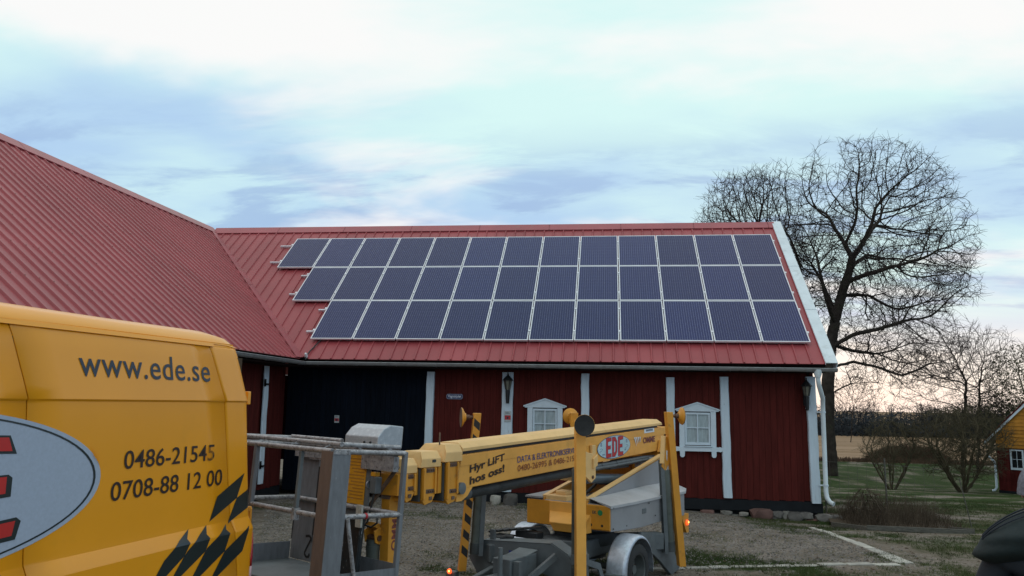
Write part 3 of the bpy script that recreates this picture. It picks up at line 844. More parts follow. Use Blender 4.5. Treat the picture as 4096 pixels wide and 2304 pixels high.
# white verge at the right-hand end
mb = MB()
mb.hexa([RM(4.42, -.03, .052), RM(4.66, -.03, .052), RM(4.66, RL + .06, .052), RM(4.42, RL + .06, .052), RM(4.42, -.03, .066), RM(4.66, -.03, .066), RM(4.66, RL + .06, .066), RM(4.42, RL + .06, .066)])
mb.hexa([RM(4.642, -.03, -.17), RM(4.66, -.03, -.17), RM(4.66, RL + .06, -.17), RM(4.642, RL + .06, -.17), RM(4.642, -.03, .051), RM(4.66, -.03, .051), RM(4.66, RL + .06, .051), RM(4.642, RL + .06, .051)])
mb.hexa([RM(4.415, -.03, .010), RM(4.425, -.03, .010), RM(4.425, RL + .06, .010), RM(4.415, RL + .06, .010), RM(4.415, -.03, .051), RM(4.425, -.03, .051), RM(4.425, RL + .06, .051), RM(4.415, RL + .06, .051)])
mb.build('verge_board', WMETAL, barn)
for w_ in (2.0, 4.0):
    MB().hexa([RM(4.412, w_, .067), RM(4.664, w_, .067), RM(4.664, w_ + .03, .067), RM(4.412, w_ + .03, .067), RM(4.412, w_, .072), RM(4.664, w_, .072), RM(4.664, w_ + .03, .072), RM(4.412, w_ + .03, .072)]).build('verge_joint', WMETAL, barn)
# downpipe
dp = [(4.255, EY - .05, 2.88), (4.26, EY - .04, 2.70), (4.28, EY + .0, 2.60), (4.40, EY + .22, 2.34), (4.425, EY + .33, 2.22), (4.43, EY + .36, 2.0), (4.43, EY + .36, .42), (4.44, EY + .33, .30), (4.48, EY + .28, .22), (4.54, EY + .22, .19)]
mb = MB().tube(dp, .047, 14); mb.lathe([(.085, .12), (.075, .02), (.05, -.05)], (4.255, EY - .05, 2.80), n=16)
pipe = mb.build('downpipe', WMETAL, barn, smooth=True, angle=50)
for z_ in (2.05, .55): MB().lathe([(.049, -.02), (.056, -.018), (.056, .018), (.049, .02)], (4.43, EY + .36, z_), n=16).b2((4.30, EY + .36, z_ - .012), (4.385, EY + .40, z_ + .012)).build('pipe_clip', WTRIM, pipe, smooth=True)


def window(cx, z0, z1, w, apex):
    """small four-pane window with a pediment and rounded ears"""
    f = WX - .005
    y0 = f - .05
    hw = .385; zt = z1 + .0
    mb = MB()
    mb.b2((cx - hw, f, z0 - .14), (cx - w / 2, y0, z1 + .01)); mb.b2((cx + w / 2, f, z0 - .14), (cx + hw, y0, z1 + .01))
    # pediment board with sloping top
    mb.prism([(cx - hw - .06, f, z1 + .012), (cx + hw + .06, f, z1 + .012), (cx + hw + .07, f, z1 + .045), (cx, f, apex - .03), (cx - hw - .07, f, z1 + .045)], (0, -.052, 0))
    frame = mb.build('window', WTRIM, barn, bevel=.003)
    mb = MB()
    for s in (-1, 1): mb.hexa([(cx, f - .07, apex - .028), (cx + s * (hw + .09), f - .07, z1 + .03), (cx + s * (hw + .09), f + .02, z1 + .03), (cx, f + .02, apex - .028),
                               (cx, f - .07, apex), (cx + s * (hw + .09), f - .07, z1 + .058), (cx + s * (hw + .09), f + .02, z1 + .058), (cx, f + .02, apex)])
    fx = mb.build('pediment_cap', WTRIM, frame); fix(fx.data)
    mb = MB(); zs = z0 - .075
    mb.b2((cx - hw - .07, y0 - .001, zs - .045), (cx + hw + .07, y0 - .022, zs + .045))
    for s in (-1, 1):
        mb.lathe([(0, -.011), (.052, -.011), (.052, .011), (0, .011)], (cx + s * (hw + .075), y0 - .012, zs), (0, 1, 0), 20)
        mb.b2((cx + s * (hw - .055) - .05, y0 - .0235, z0 - .20), (cx + s * (hw - .055) + .05, y0 - .002, zs - .046))
        mb.lathe([(0, -.0105), (.05, -.0105), (.05, .0105), (0, .0105)], (cx + s * (hw - .055), y0 - .0135, z0 - .20), (0, 1, 0), 20)
    mb.build('sill_board', WTRIM, frame)
    mb = MB(); t = .045
    for s in (-1, 1): mb.b2((cx + s * (w / 2 - .006), f - .03, z0 + .008), (cx + s * (w / 2 - t), f + .02, z1 - .008))
    mb.b2((cx - w / 2 + t, f - .03, z0 + .008), (cx + w / 2 - t, f + .02, z0 + t + .02)); mb.b2((cx - w / 2 + t, f - .03, z1 - t - .008), (cx + w / 2 - t, f + .02, z1 - .008))
    sash = mb.build('sash', WTRIM, frame, bevel=.003)
    zm = (z0 + z1) / 2 + .02
    MB().b2((cx - .012, f - .026, z0 + t + .02), (cx + .012, f + .016, z1 - t - .008)).b2((cx - w / 2 + t, f - .024, zm - .011), (cx - .0125, f + .014, zm + .011)).b2((cx + .0125, f - .024, zm - .011), (cx + w / 2 - t, f + .014, zm + .011)).build('glazing_bar', WTRIM, frame)
    for s in (-1, 1):
        for za, zb in ((z0 + t + .02, zm - .0115), (zm + .0115, z1 - t - .008)):
            MB().b2((cx + s * .0125, f + .004, za), (cx + s * (w / 2 - t), f + .008, zb)).build('pane', CURTAIN, frame)
    MB().b2((cx - w / 2 - .02, y0 - .002, z0 - .028), (cx + w / 2 + .02, y0 - .045, z0 - .004)).build('sill', WTRIM, frame, bevel=.004)
    MB().b2((cx - w / 2, f + .03, z0), (cx + w / 2, f + .05, z1)).build('window_backing', PLASTB, frame)
    return frame


window(-1.42, 1.32, 2.03, .545, 2.25)
window(1.86, 1.30, 2.005, .545, 2.22)

# foundation stones under the plinth
for i, (x, z, r, sx, sz, m) in enumerate([(1.38, -.05, .13, 1.6, .9, STONE), (1.75, -.08, .09, 1.2, .8, STONE), (2.03, -.05, .12, 1.5, .7, STONER), (2.22, -.13, .12, 1.3, .8, STONE), (2.42, -.04, .11, 1.4, .6, PALESTONE),
                                          (2.62, -.13, .12, 1.2, .7, STONE), (2.77, -.05, .10, 1.2, .6, PALESTONE), (2.92, -.15, .09, 1.1, .7, PALESTONE), (3.12, -.07, .20, 1.45, .95, STONER), (3.38, -.12, .16, 1.2, 1.2, STONE),
                                          (3.46, -.04, .12, 1.2, .8, STONE), (3.63, -.08, .15, .8, 1.0, PALESTONE), (3.80, -.10, .19, 1.2, .9, STONE), (4.02, -.04, .13, 1.3, .7, STONE), (4.14, -.18, .13, 1.3, .9, STONER),
                                          (4.28, -.25, .08, 1.1, .9, PALESTONE), (4.38, -.10, .17, 1.3, .8, STONE), (4.62, -.10, .15, 1.1, .8, STONE), (.9, -.08, .14, 1.4, .8, STONE), (.4, -.08, .13, 1.4, .8, STONE), (-.1, -.08, .14, 1.5, .7, STONE),
                                          (-.7, -.08, .13, 1.5, .7, STONE), (-1.2, -.09, .12, 1.5, .7, STONE), (-2.6, -.08, .13, 1.5, .7, STONE), (-3.2, -.08, .13, 1.5, .7, STONE), (-3.8, -.08, .14, 1.5, .7, STONE)]):
    m = DULLSTONE if m is PALESTONE else m
    rock(MB(), (x, WX - .03 - RND.uniform(0, .08), z - .035), r, sx, .9, sz, i + 3).build('foundation_stone', m, barn, smooth=True, angle=28)

# things fixed on the barn
def lantern(x, y, z, label, dx=0.0, group='wall lanterns on the white posts'):
    t = thing('wall_lantern', label, 'lantern', (x, y, z), group=group)
    mb = MB().b2((-.045, .06, -.20), (.045, .115, .16)); mb.beam((0, .06, -.13), (0, -.03, -.13), .05, .05)
    mb.build('wall_bracket', BLACKIRON, t, bevel=.004)
    mb = MB().lathe([(0, -.30), (.035, -.30), (.052, -.02), (.045, 0), (0, 0)], (0, -.04, .0), n=6)
    mb.build('lantern_base', BLACKIRON, t)
    MB().lathe([(.048, .005), (.085, .20), (.0, .20)], (0, -.04, 0), n=6).build('lantern_glass', LAMPGLASS, t)
    mb = MB()
    for k in range(6):
        a_ = 2 * pi * k / 6; mb.beam((cos(a_) * .05, -.04 + sin(a_) * .05, .0), (cos(a_) * .089, -.04 + sin(a_) * .089, .205), .012, .012)
    mb.build('lantern_frame', BLACKIRON, t)
    MB().lathe([(.118, .20), (.120, .212), (.05, .29), (.022, .315), (.025, .33), (.012, .345), (.016, .37), (0, .385)], (0, -.04, 0), n=6).build('lantern_roof', BLACKIRON, t)
    return t


lantern(-2.235, WX - .13, 2.42, 'black six-sided wall lantern above the red and grey sticker on the post')
lantern(4.10, WX - .16, 2.38, 'black wall lantern at the barn corner beside the white downpipe')
mb = MB().tube([(4.12, WX - .12, 2.22), (4.20, WX - .12, 2.20), (4.205, WX - .10, 2.26)], .008, 6); mb.tube([(4.08, WX - .12, 2.13), (4.09, WX - .12, 2.10), (4.22, WX - .12, 2.10), (4.225, WX - .11, 2.16)], .006, 6)
tag(mb.build('wire_hook', WTRIM, smooth=True), 'thin bent wire hooks under the corner lantern on the post', 'hook')

sg = thing('house_sign', 'small blue enamel sign with white lettering reading Vagnskjulet', 'sign', (-3.45, WX - .005, 2.255))
cut_ = .025; hw, hh = .185, .058
pl = [(-hw + cut_, -hh), (hw - cut_, -hh), (hw, -hh + cut_), (hw, hh - cut_), (hw - cut_, hh), (-hw + cut_, hh), (-hw, hh - cut_), (-hw, -hh + cut_)]
MB().prism([(x, 0, z) for x, z in pl], (0, -.008, 0)).build('plate', SIGNBLUE, sg)
mb = MB()
o1 = [(x * .965, z * .91) for x, z in pl]; o2 = [(x * .945, z * .85) for x, z in pl]
for i in range(8): mb.add([(o1[i][0], -.010, o1[i][1]), (o1[(i + 1) % 8][0], -.010, o1[(i + 1) % 8][1]), (o2[(i + 1) % 8][0], -.010, o2[(i + 1) % 8][1]), (o2[i][0], -.010, o2[i][1])], [(0, 1, 2, 3)])
mb.build('border', INKW, sg)
mb = MB(); add_text(mb, 'Vagnskjulet', .30, .075, lambda u, v: (-.15 + u, -.0105, -.038 + v), bold=.012); mb.build('lettering', INKW, sg)


def sticker(x, y, z, w, h, label):
    t = thing('alarm_sticker', label, 'sticker', (x, y, z), group='alarm stickers')
    MB().b2((-w / 2, 0, -h / 2), (w / 2, -.004, h / 2)).build('plate', SIGNGREY, t)
    MB().b2((-w / 2 + .006, -.0045, -h * .30), (w / 2 - .006, -.006, h * .10)).build('red_band', SIGNRED, t)
    mb = MB()
    mb.prism([(-.022, -.0065, -.01 - h * .1 + .025), (.022, -.0065, -.01 - h * .1 + .025), (.018, -.0065, -h * .1 - .02), (0, -.0065, -h * .1 - .035), (-.018, -.0065, -h * .1 - .02)], (0, -.001, 0))
    for k in range(3): mb.b2((-w * .36, -.0045, h * (.24 + k * .07)), (w * (.34 - k * .1), -.0055, h * (.265 + k * .07)))
    mb.build('print', SIGNGREY if False else NAVYTEXT, t)
    return t


sticker(-2.238, WX - .083, 1.84, .145, .235, 'grey and red alarm sticker on the white post below the lantern')
sticker(-6.155, WX - .0, 1.71, .11, .165, 'small grey and red alarm sticker on the black barn door')

# solar panels ------------------------------------------------------------
PWD, PHT, PST, PRW = .992, 1.650, 1.012, 1.662
P0 = Vector((-8.884, 21.502, 6.687))
DN = Vector((0, -cos(SL), -sin(SL)))


def make_panel():
    t = thing('solar_panel', 'panel', 'solar panel')
    mb = MB(); f = .022; th = .038
    mb.b2((0, 0, -th), (PWD, -f, .002)); mb.b2((0, -PHT + f, -th), (PWD, -PHT, .002)); mb.b2((0, -f, -th), (f, -PHT + f, .002)); mb.b2((PWD - f, -f, -th), (PWD, -PHT + f, .002))
    mb.build('frame', ALU, t)
    MB().b2((f, -f, -.010), (PWD - f, -PHT + f, -.004)).build('back_sheet', CELLBACK, t)
    mb = MB(); cw = .158; gx = (PWD - 6 * cw) / 2; gy = (PHT - 10 * cw) / 2
    for i in range(6):
        for j in range(10):
            x0, y0 = gx + i * cw + .0012, -gy - j * cw - .0012; x1, y1 = x0 + cw - .0024, y0 - cw + .0024; c_ = .0
            mb.add([(x0, y0, -.002), (x0, y1, -.002), (x1, y1, -.002), (x1, y0, -.002)], [(0, 1, 2, 3)])
    tag(mb.build('solar_cells', CELL, t), kind='stuff')
    return t


MP = Matrix(((1, 0, 0), (0, cos(SL), -sin(SL)), (0, sin(SL), cos(SL))))
ORD = ['first', 'second', 'third', 'fourth', 'fifth', 'sixth', 'seventh', 'eighth', 'ninth', 'tenth', 'eleventh', 'twelfth', 'thirteenth']
proto = make_panel(); first = True
for row, (c0, nm) in enumerate(((0, 'top'), (1, 'middle'), (2, 'bottom'))):
    for c in range(c0, 13):
        o = proto if first else copy_tree(proto); first = False
        p = P0 + Vector((c * PST, 0, 0)) + DN * (row * PRW)
        o.location = p + Vector((0, 0, RND.uniform(-.002, .002)))
        o.rotation_euler = (SL + RND.uniform(-.0022, .0022), RND.uniform(-.0025, .0025), 0)
        k = c - c0; last = 12 - c0
        where = 'at the left end' if k == 0 else ('at the right end' if k == last else ORD[k] + ' from the left')
        tag(o, f'dark blue solar panel, {where} of the {nm} row', 'solar panel', 'solar panels in three rows on the barn roof')

CLAMP = MB().box((0, 0, 0), (.052, .055, .012)).mesh('clamp'); CLAMP.materials.append(ALU)
HOOK = MB().b2((-.02, -.02, -.07), (.02, .02, -.02)).b2((-.02, -.08, -.076), (.02, .02, -.066)).mesh('roof_hook'); HOOK.materials.append(ALU)
for row in range(3):
    for q, (w_, ext) in enumerate(((.36, .38 if row == 0 else .24), (1.29, .34 if row == 0 else .26))):
        st = P0.x + row * PST - (ext if ext > .3 else .22); en = P0.x + 13 * PST + .015
        r = thing('mounting_rail', f'aluminium rail under the {("top", "middle", "bottom")[row]} row of panels, {("upper", "lower")[q]} of its pair', 'rail', P0 + DN * (row * PRW + w_), rot=(SL, 0, 0), group='mounting rails under the solar panels')
        x0, x1 = st - P0.x, en - P0.x
        MB().b2((x0, -.022, -.078), (x1, .022, -.039)).b2((x0, -.018, -.0388), (x1, -.006, -.0365)).b2((x0, .006, -.0388), (x1, .018, -.0365)).build('rail_bar', ALU, r)
        for c in range(row, 14):
            x = c * PST - .01; inst(CLAMP, 'clamp', r, (x if c > row else x - .012, 0, .006 if row < c < 13 else .0))
        for c in range(row * 2 - 1, 26, 2): inst(HOOK, 'roof_hook', r, (max(x0 + .1, c * PST / 2 + .1), 0, -.055))
mb = MB().tube([RM(P0.x + 2 * PST + .32, 1.12, .05), RM(P0.x + 2 * PST + .30, .9, .05), RM(P0.x + 2 * PST + .20, .55, .05), RM(P0.x + 2 * PST + .12, .25, .05), RM(P0.x + 2 * PST + .10, .03, .06), RM(P0.x + 2 * PST + .10, -.04, .02)], .014, 8)
cb = thing('roof_cable', 'black cable running down from the lowest panel to the gutter', 'cable')
mb.build('cable', PLASTB, cb, smooth=True)
MB().lathe([(0, -.05), (.035, -.05), (.035, .03), (.022, .06), (0, .06)], RM(P0.x + 2 * PST + .10, .04, .075), (0, -.6, .8), 10).build('cable_gland', ALU, cb, smooth=True)

# yard edging, loose stones -------------------------------------------------
edging = thing('edging', None, None, (0, 0, 0)); edging['kind'] = 'structure'
def edge_row(p, q, w0, w1, seed):
    d = q - p; L_ = d.length; d.normalize(); n = Vector((-d.y, d.x)); s = 0; r = random.Random(seed)
    while s < L_ - .12:
        l = min(r.uniform(.26, .44), L_ - s); w = (w0 + (w1 - w0) * s / L_) * r.uniform(.85, 1.1); o = r.uniform(-.015, .015)
        c = p + d * (s + l / 2) + n * o; z = hgt(c.x, c.y) + .008 + r.uniform(0, .012)
        g = .012; ang = r.uniform(-.03, .03)
        pts = [(-l / 2 + g, -w / 2), (-l / 6, -w / 2 + r.uniform(-.008, .008)), (l / 2 - g, -w / 2 + r.uniform(-.01, .01)), (l / 2 - g + r.uniform(-.006, .006), 0), (l / 2 - g, w / 2), (l / 6, w / 2 + r.uniform(-.008, .008)), (-l / 2 + g, w / 2 + r.uniform(-.01, .01)), (-l / 2 + g + r.uniform(-.006, .006), 0)]
        e = atan2(d.y, d.x) + ang
        P = [(c.x + x * cos(e) - y * sin(e), c.y + x * sin(e) + y * cos(e), z - .05) for x, y in pts]
        MB().prism(P, (0, 0, .05)).build('paving_stone', PALESTONE, edging, bevel=.006)
        s += l
edge_row(PA, PB, .10, .24, 5)
edge_row(PB + Vector((-.13, -.02)), PC, .13, .12, 6)
edge_row(PC + Vector((-.05, -.02)), PC - (PB - PC).normalized() * 1.6, .12, .12, 8)
for i, (x, y, r, m, lb) in enumerate([(-2.43, 17.35, .13, PALESTONE, 'rounded pale boulder lying against the barn under the left window'), (-2.10, 17.25, .17, STONE, 'larger grey boulder beside the pale one at the barn foot'), (-3.9, 17.0, .05, STONE, 'small dark stone lying loose in front of the barn')]):
    tag(rock(MB(), (x, y, r * .5), r, 1.1, .9, 1.1, 40 + i, 3).build('boulder', m, smooth=True, angle=40), lb, 'stone', 'loose stones by the barn')

# ------------------------------------------------------------------ yellow van
VD = Vector((0.1530, 0.9882, 0)); VN = Vector((0.9882, -0.1530, 0)); V0 = Vector((-2.742, 5.807, 0))
van = thing('delivery_van', 'yellow high-roofed van with silver oval and dark chequers on its side', 'van', V0, atan2(VD.y, VD.x))
# local frame: x to the rear, y to the far side (the visible side looks towards -y), z up


def v_n(z):
    """how far the flank stands out (towards the yard) at height z"""
    ks = [(.28, -.02), (.40, .02), (.80, .035), (1.18, .034), (1.262, -.004), (1.30, -.006), (2.115, -.012), (2.128, -.002), (2.46, -.058), (2.52, -.075), (2.545, -.085), (2.60, -.14), (2.635, -.24), (2.655, -.42)]
    if z <= ks[0][0]: return ks[0][1]
    for (a, x), (b, y) in zip(ks, ks[1:]):
        if z <= b: return x + (y - x) * (z - a) / (b - a)
    return ks[-1][1]


def v_end(z):
    """rear end of the flank at height z"""
    ks = [(.28, .20), (1.18, .225), (2.13, .105), (2.52, .01), (2.60, -.04), (2.655, -.16)]
    if z <= ks[0][0]: return ks[0][1]
    for (a, x), (b, y) in zip(ks, ks[1:]):
        if z <= b: return x + (y - x) * (z - a) / (b - a)
    return ks[-1][1]


def v_pt(s, z, lift=0.0):
    """point on the flank; past the corner it turns round onto the rear"""
    r = .10; e = v_end(z); n = v_n(z) + lift
    t = s - (e - r)
    if t <= 0: return Vector((s, -n, z))
    a = t / r
    if a <= pi / 2: return Vector((e - r + (r + lift) * sin(a), -(v_n(z) - r + (r + lift) * cos(a)), z))
    return Vector((e + lift, -(v_n(z) - r) + (t - r * pi / 2), z))


ZS = [.28, .34, .40, .6, .8, 1.0, 1.12, 1.175, 1.19, 1.262, 1.275, 1.30, 1.4, 1.6, 1.8, 2.0, 2.10, 2.115, 2.122, 2.128, 2.2, 2.3, 2.4, 2.46, 2.505, 2.52]


def seam1(z): return -1.93 - (z - 2.14) * .27 if z > 2.14 else -1.93 + (2.14 - z) * .085      # rear edge of the sliding door
def seam2(z): return -.235 - (z - 2.12) * .34 if z > 2.12 else -.235 + (2.12 - z) * .175      # front edge of the rear quarter
def seam3(z): return -3.25


def flank(name, sa, sb, z0=.28, z1=2.52, g=.005, mat=VANY, flip=1, step=.25):
    zs = [z for z in ZS if z0 <= z <= z1]
    if zs[0] > z0: zs = [z0] + zs
    rows = []
    nmax = max(2, int(abs(sb(1.2) - sa(1.2)) / step))
    for z in zs:
        a, b = sa(z) + g, sb(z) - g
        rows.append([v_pt(a + (b - a) * k / nmax, z) for k in range(nmax + 1)])
    mb = MB(); w = nmax + 1
    vs = [p for r in rows for p in r]
    if flip < 0: vs = [Vector((p.x, 1.95 - p.y, p.z)) for p in vs]
    fs = [(j * w + i, j * w + i + 1, (j + 1) * w + i + 1, (j + 1) * w + i) for j in range(len(rows) - 1) for i in range(nmax)]
    if flip < 0: fs = [f[::-1] for f in fs]
    mb.add(vs, fs)
    o = mb.build(name, mat, van, smooth=True, angle=13)
    so = o.modifiers.new('thickness', 'SOLIDIFY'); so.thickness = .012; so.offset = -1
    return o


rear_q = flank('rear_quarter_panel', seam2, lambda z: v_end(z) + .75, step=.028)
flank('side_panel', seam1, seam2)
slide = flank('sliding_door', seam3, seam1)
flank('front_quarter_panel', lambda z: -3.75, seam3)
flank('side_panel', lambda z: -3.75, lambda z: v_end(z) + .02, flip=-1, step=.4)
cabdoor = flank('cab_door', lambda z: -4.65, lambda z: -3.76, z1=1.45)
flank('cab_door', lambda z: -4.65, lambda z: -3.76, z1=1.45, flip=-1)
# roof shell, running round from the gutter on one side to the other
zr = [2.535, 2.545, 2.57, 2.60, 2.62, 2.635, 2.65, 2.655]
prof = [(-v_n(z), z) for z in zr]; prof = prof + [(.975, 2.672)] + [(1.95 - y, z) for y, z in prof[::-1]]
mb = MB(); w = len(prof); ss = [-3.6, -3.0, -2, -1.2, -.8, -.4]
rows = []
for s_ in ss: rows.append([(s_, y, z + .04 * sstep(-1.2, -3.0, s_) * .4) for y, z in prof])
for dx, dz in ((.0, 0), (.10, -.002), (.17, -.012), (.22, -.035), (.245, -.065)):
    rows.append([(v_end(z) - .245 + dx, y + (.975 - y) * dz * .25, max(2.525, z + dz)) for y, z in prof])
mb.add([p for r in rows for p in r], [(j * w + i, j * w + i + 1, (j + 1) * w + i + 1, (j + 1) * w + i) for j in range(len(rows) - 1) for i in range(w - 1)])
o = mb.build('roof', VANY, van, smooth=True, angle=40); fix(o.data)
MB().b2((-3.6, .09, 2.50), (-.12, 1.86, 2.53)).build('roof_lining', GAP, van)
mb = MB()      # drip channel between roof and flank
_dc = []
for z_, l_ in ((2.518, .001), (2.524, -.006), (2.534, -.006), (2.547, .002)):
    _dc.append([v_pt(-3.7 + (v_end(z_) + .75 + 3.7) * k / 150, min(z_, 2.545), l_) for k in range(151)])
    for p_ in _dc[-1]: p_.z = z_
mb.add([p for r in _dc for p in r], [(j * 151 + i, j * 151 + i + 1, (j + 1) * 151 + i + 1, (j + 1) * 151 + i) for j in range(3) for i in range(150)])
mb.build('roof_gutter', VANY, van, smooth=True, angle=60)
mb = MB()
mb.hexa([(-3.75, .10, 2.515), (-.33, .10, 2.515), (-.33, .062, 2.515), (-3.75, .062, 2.515), (-3.75, .10, 2.54), (-.33, .10, 2.54), (-.33, .073, 2.54), (-3.75, .073, 2.54)])
mb.build('drip_channel', VANY, van)
# dark inner shell behind the gaps
MB().b2((-3.74, .06, .34), (.02, 1.90, 2.45)).build('inner_shell', GAP, van)
# rear doors
mb = MB(); mb.hexa([(.205, .13, .45), (.205, 1.82, .45), (.205, 1.82, 1.18), (.205, .13, 1.18), (.23, .13, .45), (.23, 1.82, .45), (.232, 1.82, 1.18), (.232, .13, 1.18)])
for y0, y1 in ((.13, .97), (.98, 1.82)):
    mb = MB()
    mb.prism([(.215, y0, .40), (.232, y0, 1.18), (.115, y0, 2.13), (.03, y0, 2.50), (-.02, y0, 2.50), (.05, y0, 2.13), (.15, y0, 1.18), (.15, y0, .40)], (0, y1 - y0, 0))
    dr = mb.build('rear_door', VANY, van, bevel=.01); fix(dr.data)
    MB().hexa([(.205, y0 + .1, 1.45), (.205, y1 - .1, 1.45), (.190, y1 - .1, 1.45), (.190, y0 + .1, 1.45), (.130, y0 + .12, 2.05), (.130, y1 - .12, 2.05), (.118, y1 - .12, 2.05), (.118, y0 + .12, 2.05)]).build('rear_window', GLASSD, dr)
hg = MB().b2((.222, .055, 1.285), (.262, .105, 1.32)).b2((.238, .050, 1.17), (.262, .088, 1.31)).build('door_hinge', LIFTYD, van, bevel=.004)
MB().b2((.11, .05, 2.10), (.15, .10, 2.20)).build('door_hinge', VANY, van, bevel=.004)
# tail light wrapping the corner, lower pale lens
mb = MB(); vs = []; zz_ = [.70, .78, .86, .94, 1.02, 1.08, 1.13]
k0 = [(.150, .085), (.150, .085), (.155, .085), (.165, .08), (.175, .07), (.19, .05), (.205, .028)]
for mname, mat, za, zb in (('tail_light', REDLENS, .90, 1.135), ('reversing_light', PINKLENS, .66, .898)):
    mb = MB(); n = 8; rows = []
    for j in range(5):
        z = za + (zb - za) * j / 4
        s0 = v_end(z) - .07 + .05 * max(0, (z - .9) / .235) ** 2; s1 = v_end(z) + .14
        rows.append([v_pt(s0 + (s1 - s0) * k / n, z, .006 + .016 * sin(pi * min(1, max(0, k / n)))) for k in range(n + 1)])
    mb.add([p for r in rows for p in r], [(j * (n + 1) + i, j * (n + 1) + i + 1, (j + 1) * (n + 1) + i + 1, (j + 1) * (n + 1) + i) for j in range(4) for i in range(n)])
    o = mb.build(mname, mat, van, smooth=True, angle=60)
    so = o.modifiers.new('thickness', 'SOLIDIFY'); so.thickness = .01; so.offset = -1
MB().b2((.02, .03, .28), (.30, 1.92, .50)).build('rear_bumper', PLASTB, van, bevel=.03, seg=3)
# nose, cab and glazing (ahead of the picture's left edge)
mb = MB()
pr = [(-3.76, .30), (-3.76, 1.47), (-4.62, 1.43), (-4.75, 1.30), (-5.35, 1.12), (-5.48, .95), (-5.52, .45), (-5.40, .30)]
mb.prism([(x, .03, z) for x, z in pr], (0, 1.89, 0)); nose = mb.build('bonnet', VANY, van, bevel=.05, seg=3); fix(nose.data)
mb = MB(); mb.hexa([(-4.72, .12, 1.44), (-3.76, .04, 1.48), (-3.76, 1.91, 1.48), (-4.72, 1.83, 1.44), (-4.05, .22, 2.30), (-3.60, .10, 2.55), (-3.60, 1.85, 2.55), (-4.05, 1.73, 2.30)]); fixo = mb.build('windscreen', GLASSD, van, bevel=.03); fix(fixo.data)
MB().b2((-5.56, .10, .30), (-5.30, 1.85, .62)).build('front_bumper', PLASTB, van, bevel=.05, seg=3)
for y_ in (.22, 1.55): MB().b2((-5.50, y_, .72), (-5.42, y_ + .20, .98)).build('headlight', PINKLENS, van, bevel=.02)


def wheel(parent, name, x, y, r, w, side, rim=.62):
    """tyre with rounded shoulders and a dished rim; side = -1/+1 is the outer face along y"""
    t = MB().lathe([(r * rim, -w / 2), (r * .80, -w / 2 - .004), (r * .95, -w / 2 + .012), (r, -w / 2 + .045), (r, w / 2 - .045), (r * .95, w / 2 - .012), (r * .80, w / 2 + .004), (r * rim, w / 2)], (x, y, r), (0, 1, 0), 36).build(name, TYRE, parent, smooth=True)
    for k in range(3):
        yy = y + (-1 + k) * w * .22
        MB().lathe([(r - .004, -.006), (r + .003, -.005), (r + .003, .005), (r - .004, .006)], (x, yy, r), (0, 1, 0), 36).build('tread_rib', TYRE, t)
    s = side
    pf = [(0, .035), (.05, .035), (.055, .005), (r * .30, -.005), (r * .42, -.035), (r * .52, -.03), (r * .57, w * .42), (r * rim + .004, w * .47), (r * rim + .004, w * .40), (r * .5, -.06), (0, -.06)]
    rm = MB().lathe([(a, b * s) for a, b in pf], (x, y, r), (0, 1, 0), 28).build('rim', RIMS, t, smooth=True, angle=30)
    for k in range(5):
        a = 2 * pi * k / 5
        MB().lathe([(0, .018 * s), (.011, .016 * s), (.012, -.01 * s)], (x + cos(a) * r * .22, y, r + sin(a) * r * .22), (0, 1, 0), 6).build('wheel_bolt', BOLT, t)
    return t


for xx in (-1.05, -4.75):
    for yy, sd_ in ((.12, -1), (1.83, 1)): wheel(van, 'wheel', xx, yy, .34, .20, sd_)
mb = MB()
for xx in (-1.05, -4.75): mb.lathe([(.36, -.012), (.43, -.012), (.43, .012), (.36, .012)], (xx, -.028, .34), (0, 1, 0), 24, -.2, pi + .2)
mb.build('wheel_arch', VANY, van, smooth=True)


def dec(name, mat, polys, lift=.003, us=None, vs=None):
    mb = MB()
    us = us if us is not None else [-.3 + k * .03 for k in range(22)]
    vs = vs if vs is not None else ZS + [1.22, 1.24]
    for p in polys:
        V, F = cut_poly(p, lambda u, v: v_pt(u, v, lift), us, vs); mb.add(V, F)
    return mb.build(name, mat, van)


CH = [[(.060, 1.59), (-.02, 1.415), (-.33, 1.285), (-.255, 1.45)],
      [(.215, 1.50), (.215, 1.36), (-.12, 1.245), (-.02, 1.415)],
      [(-.55, 1.268), (-.59, 1.21), (-.57, 1.18), (-.625, 1.105), (-.80, 1.005), (-.955, .93), (-.97, .93), (-.82, 1.11), (-.67, 1.21)],
      [(-.36, 1.268), (-.385, 1.21), (-.36, 1.18), (-.405, 1.10), (-.65, .98), (-.80, .91), (-.625, 1.105), (-.59, 1.135), (-.47, 1.21)],
      [(-.15, 1.245), (-.165, 1.21), (-.13, 1.18), (-.185, 1.065), (-.45, .94), (-.60, .87), (-.405, 1.10), (-.385, 1.12), (-.215, 1.205)],
      [(.11, 1.20), (.03, 1.03), (-.22, .92), (-.37, .85), (-.185, 1.065)],
      [(-.80, 1.005), (-.955, .93), (-1.08, .72), (-.95, .76)], [(-.65, .98), (-.45, .94), (-.52, .82), (-.72, .80)], [(-.22, .92), (.03, 1.03), (-.02, .86), (-.30, .75)]]
dec('chequer_decal', NAVYDECAL, CH[:6])
OC, OA, OB_ = -2.60, 1.226, .404
ell = lambda a, b, z0=1.68, n=72: [(OC + a * cos(2 * pi * k / n), z0 + b * sin(2 * pi * k / n)) for k in range(n)]
dec('oval_decal', SILVERDECAL, [ell(OA, OB_)], .002, us=[], vs=ZS)
mb = MB(); A_ = ell(OA - .040, OB_ - .020); B_ = ell(OA - .056, OB_ - .029)
n_ = len(A_)
mb.add([v_pt(u, v, .004) for u, v in A_] + [v_pt(u, v, .004) for u, v in B_], [(k, (k + 1) % n_, n_ + (k + 1) % n_, n_ + k) for k in range(n_)])
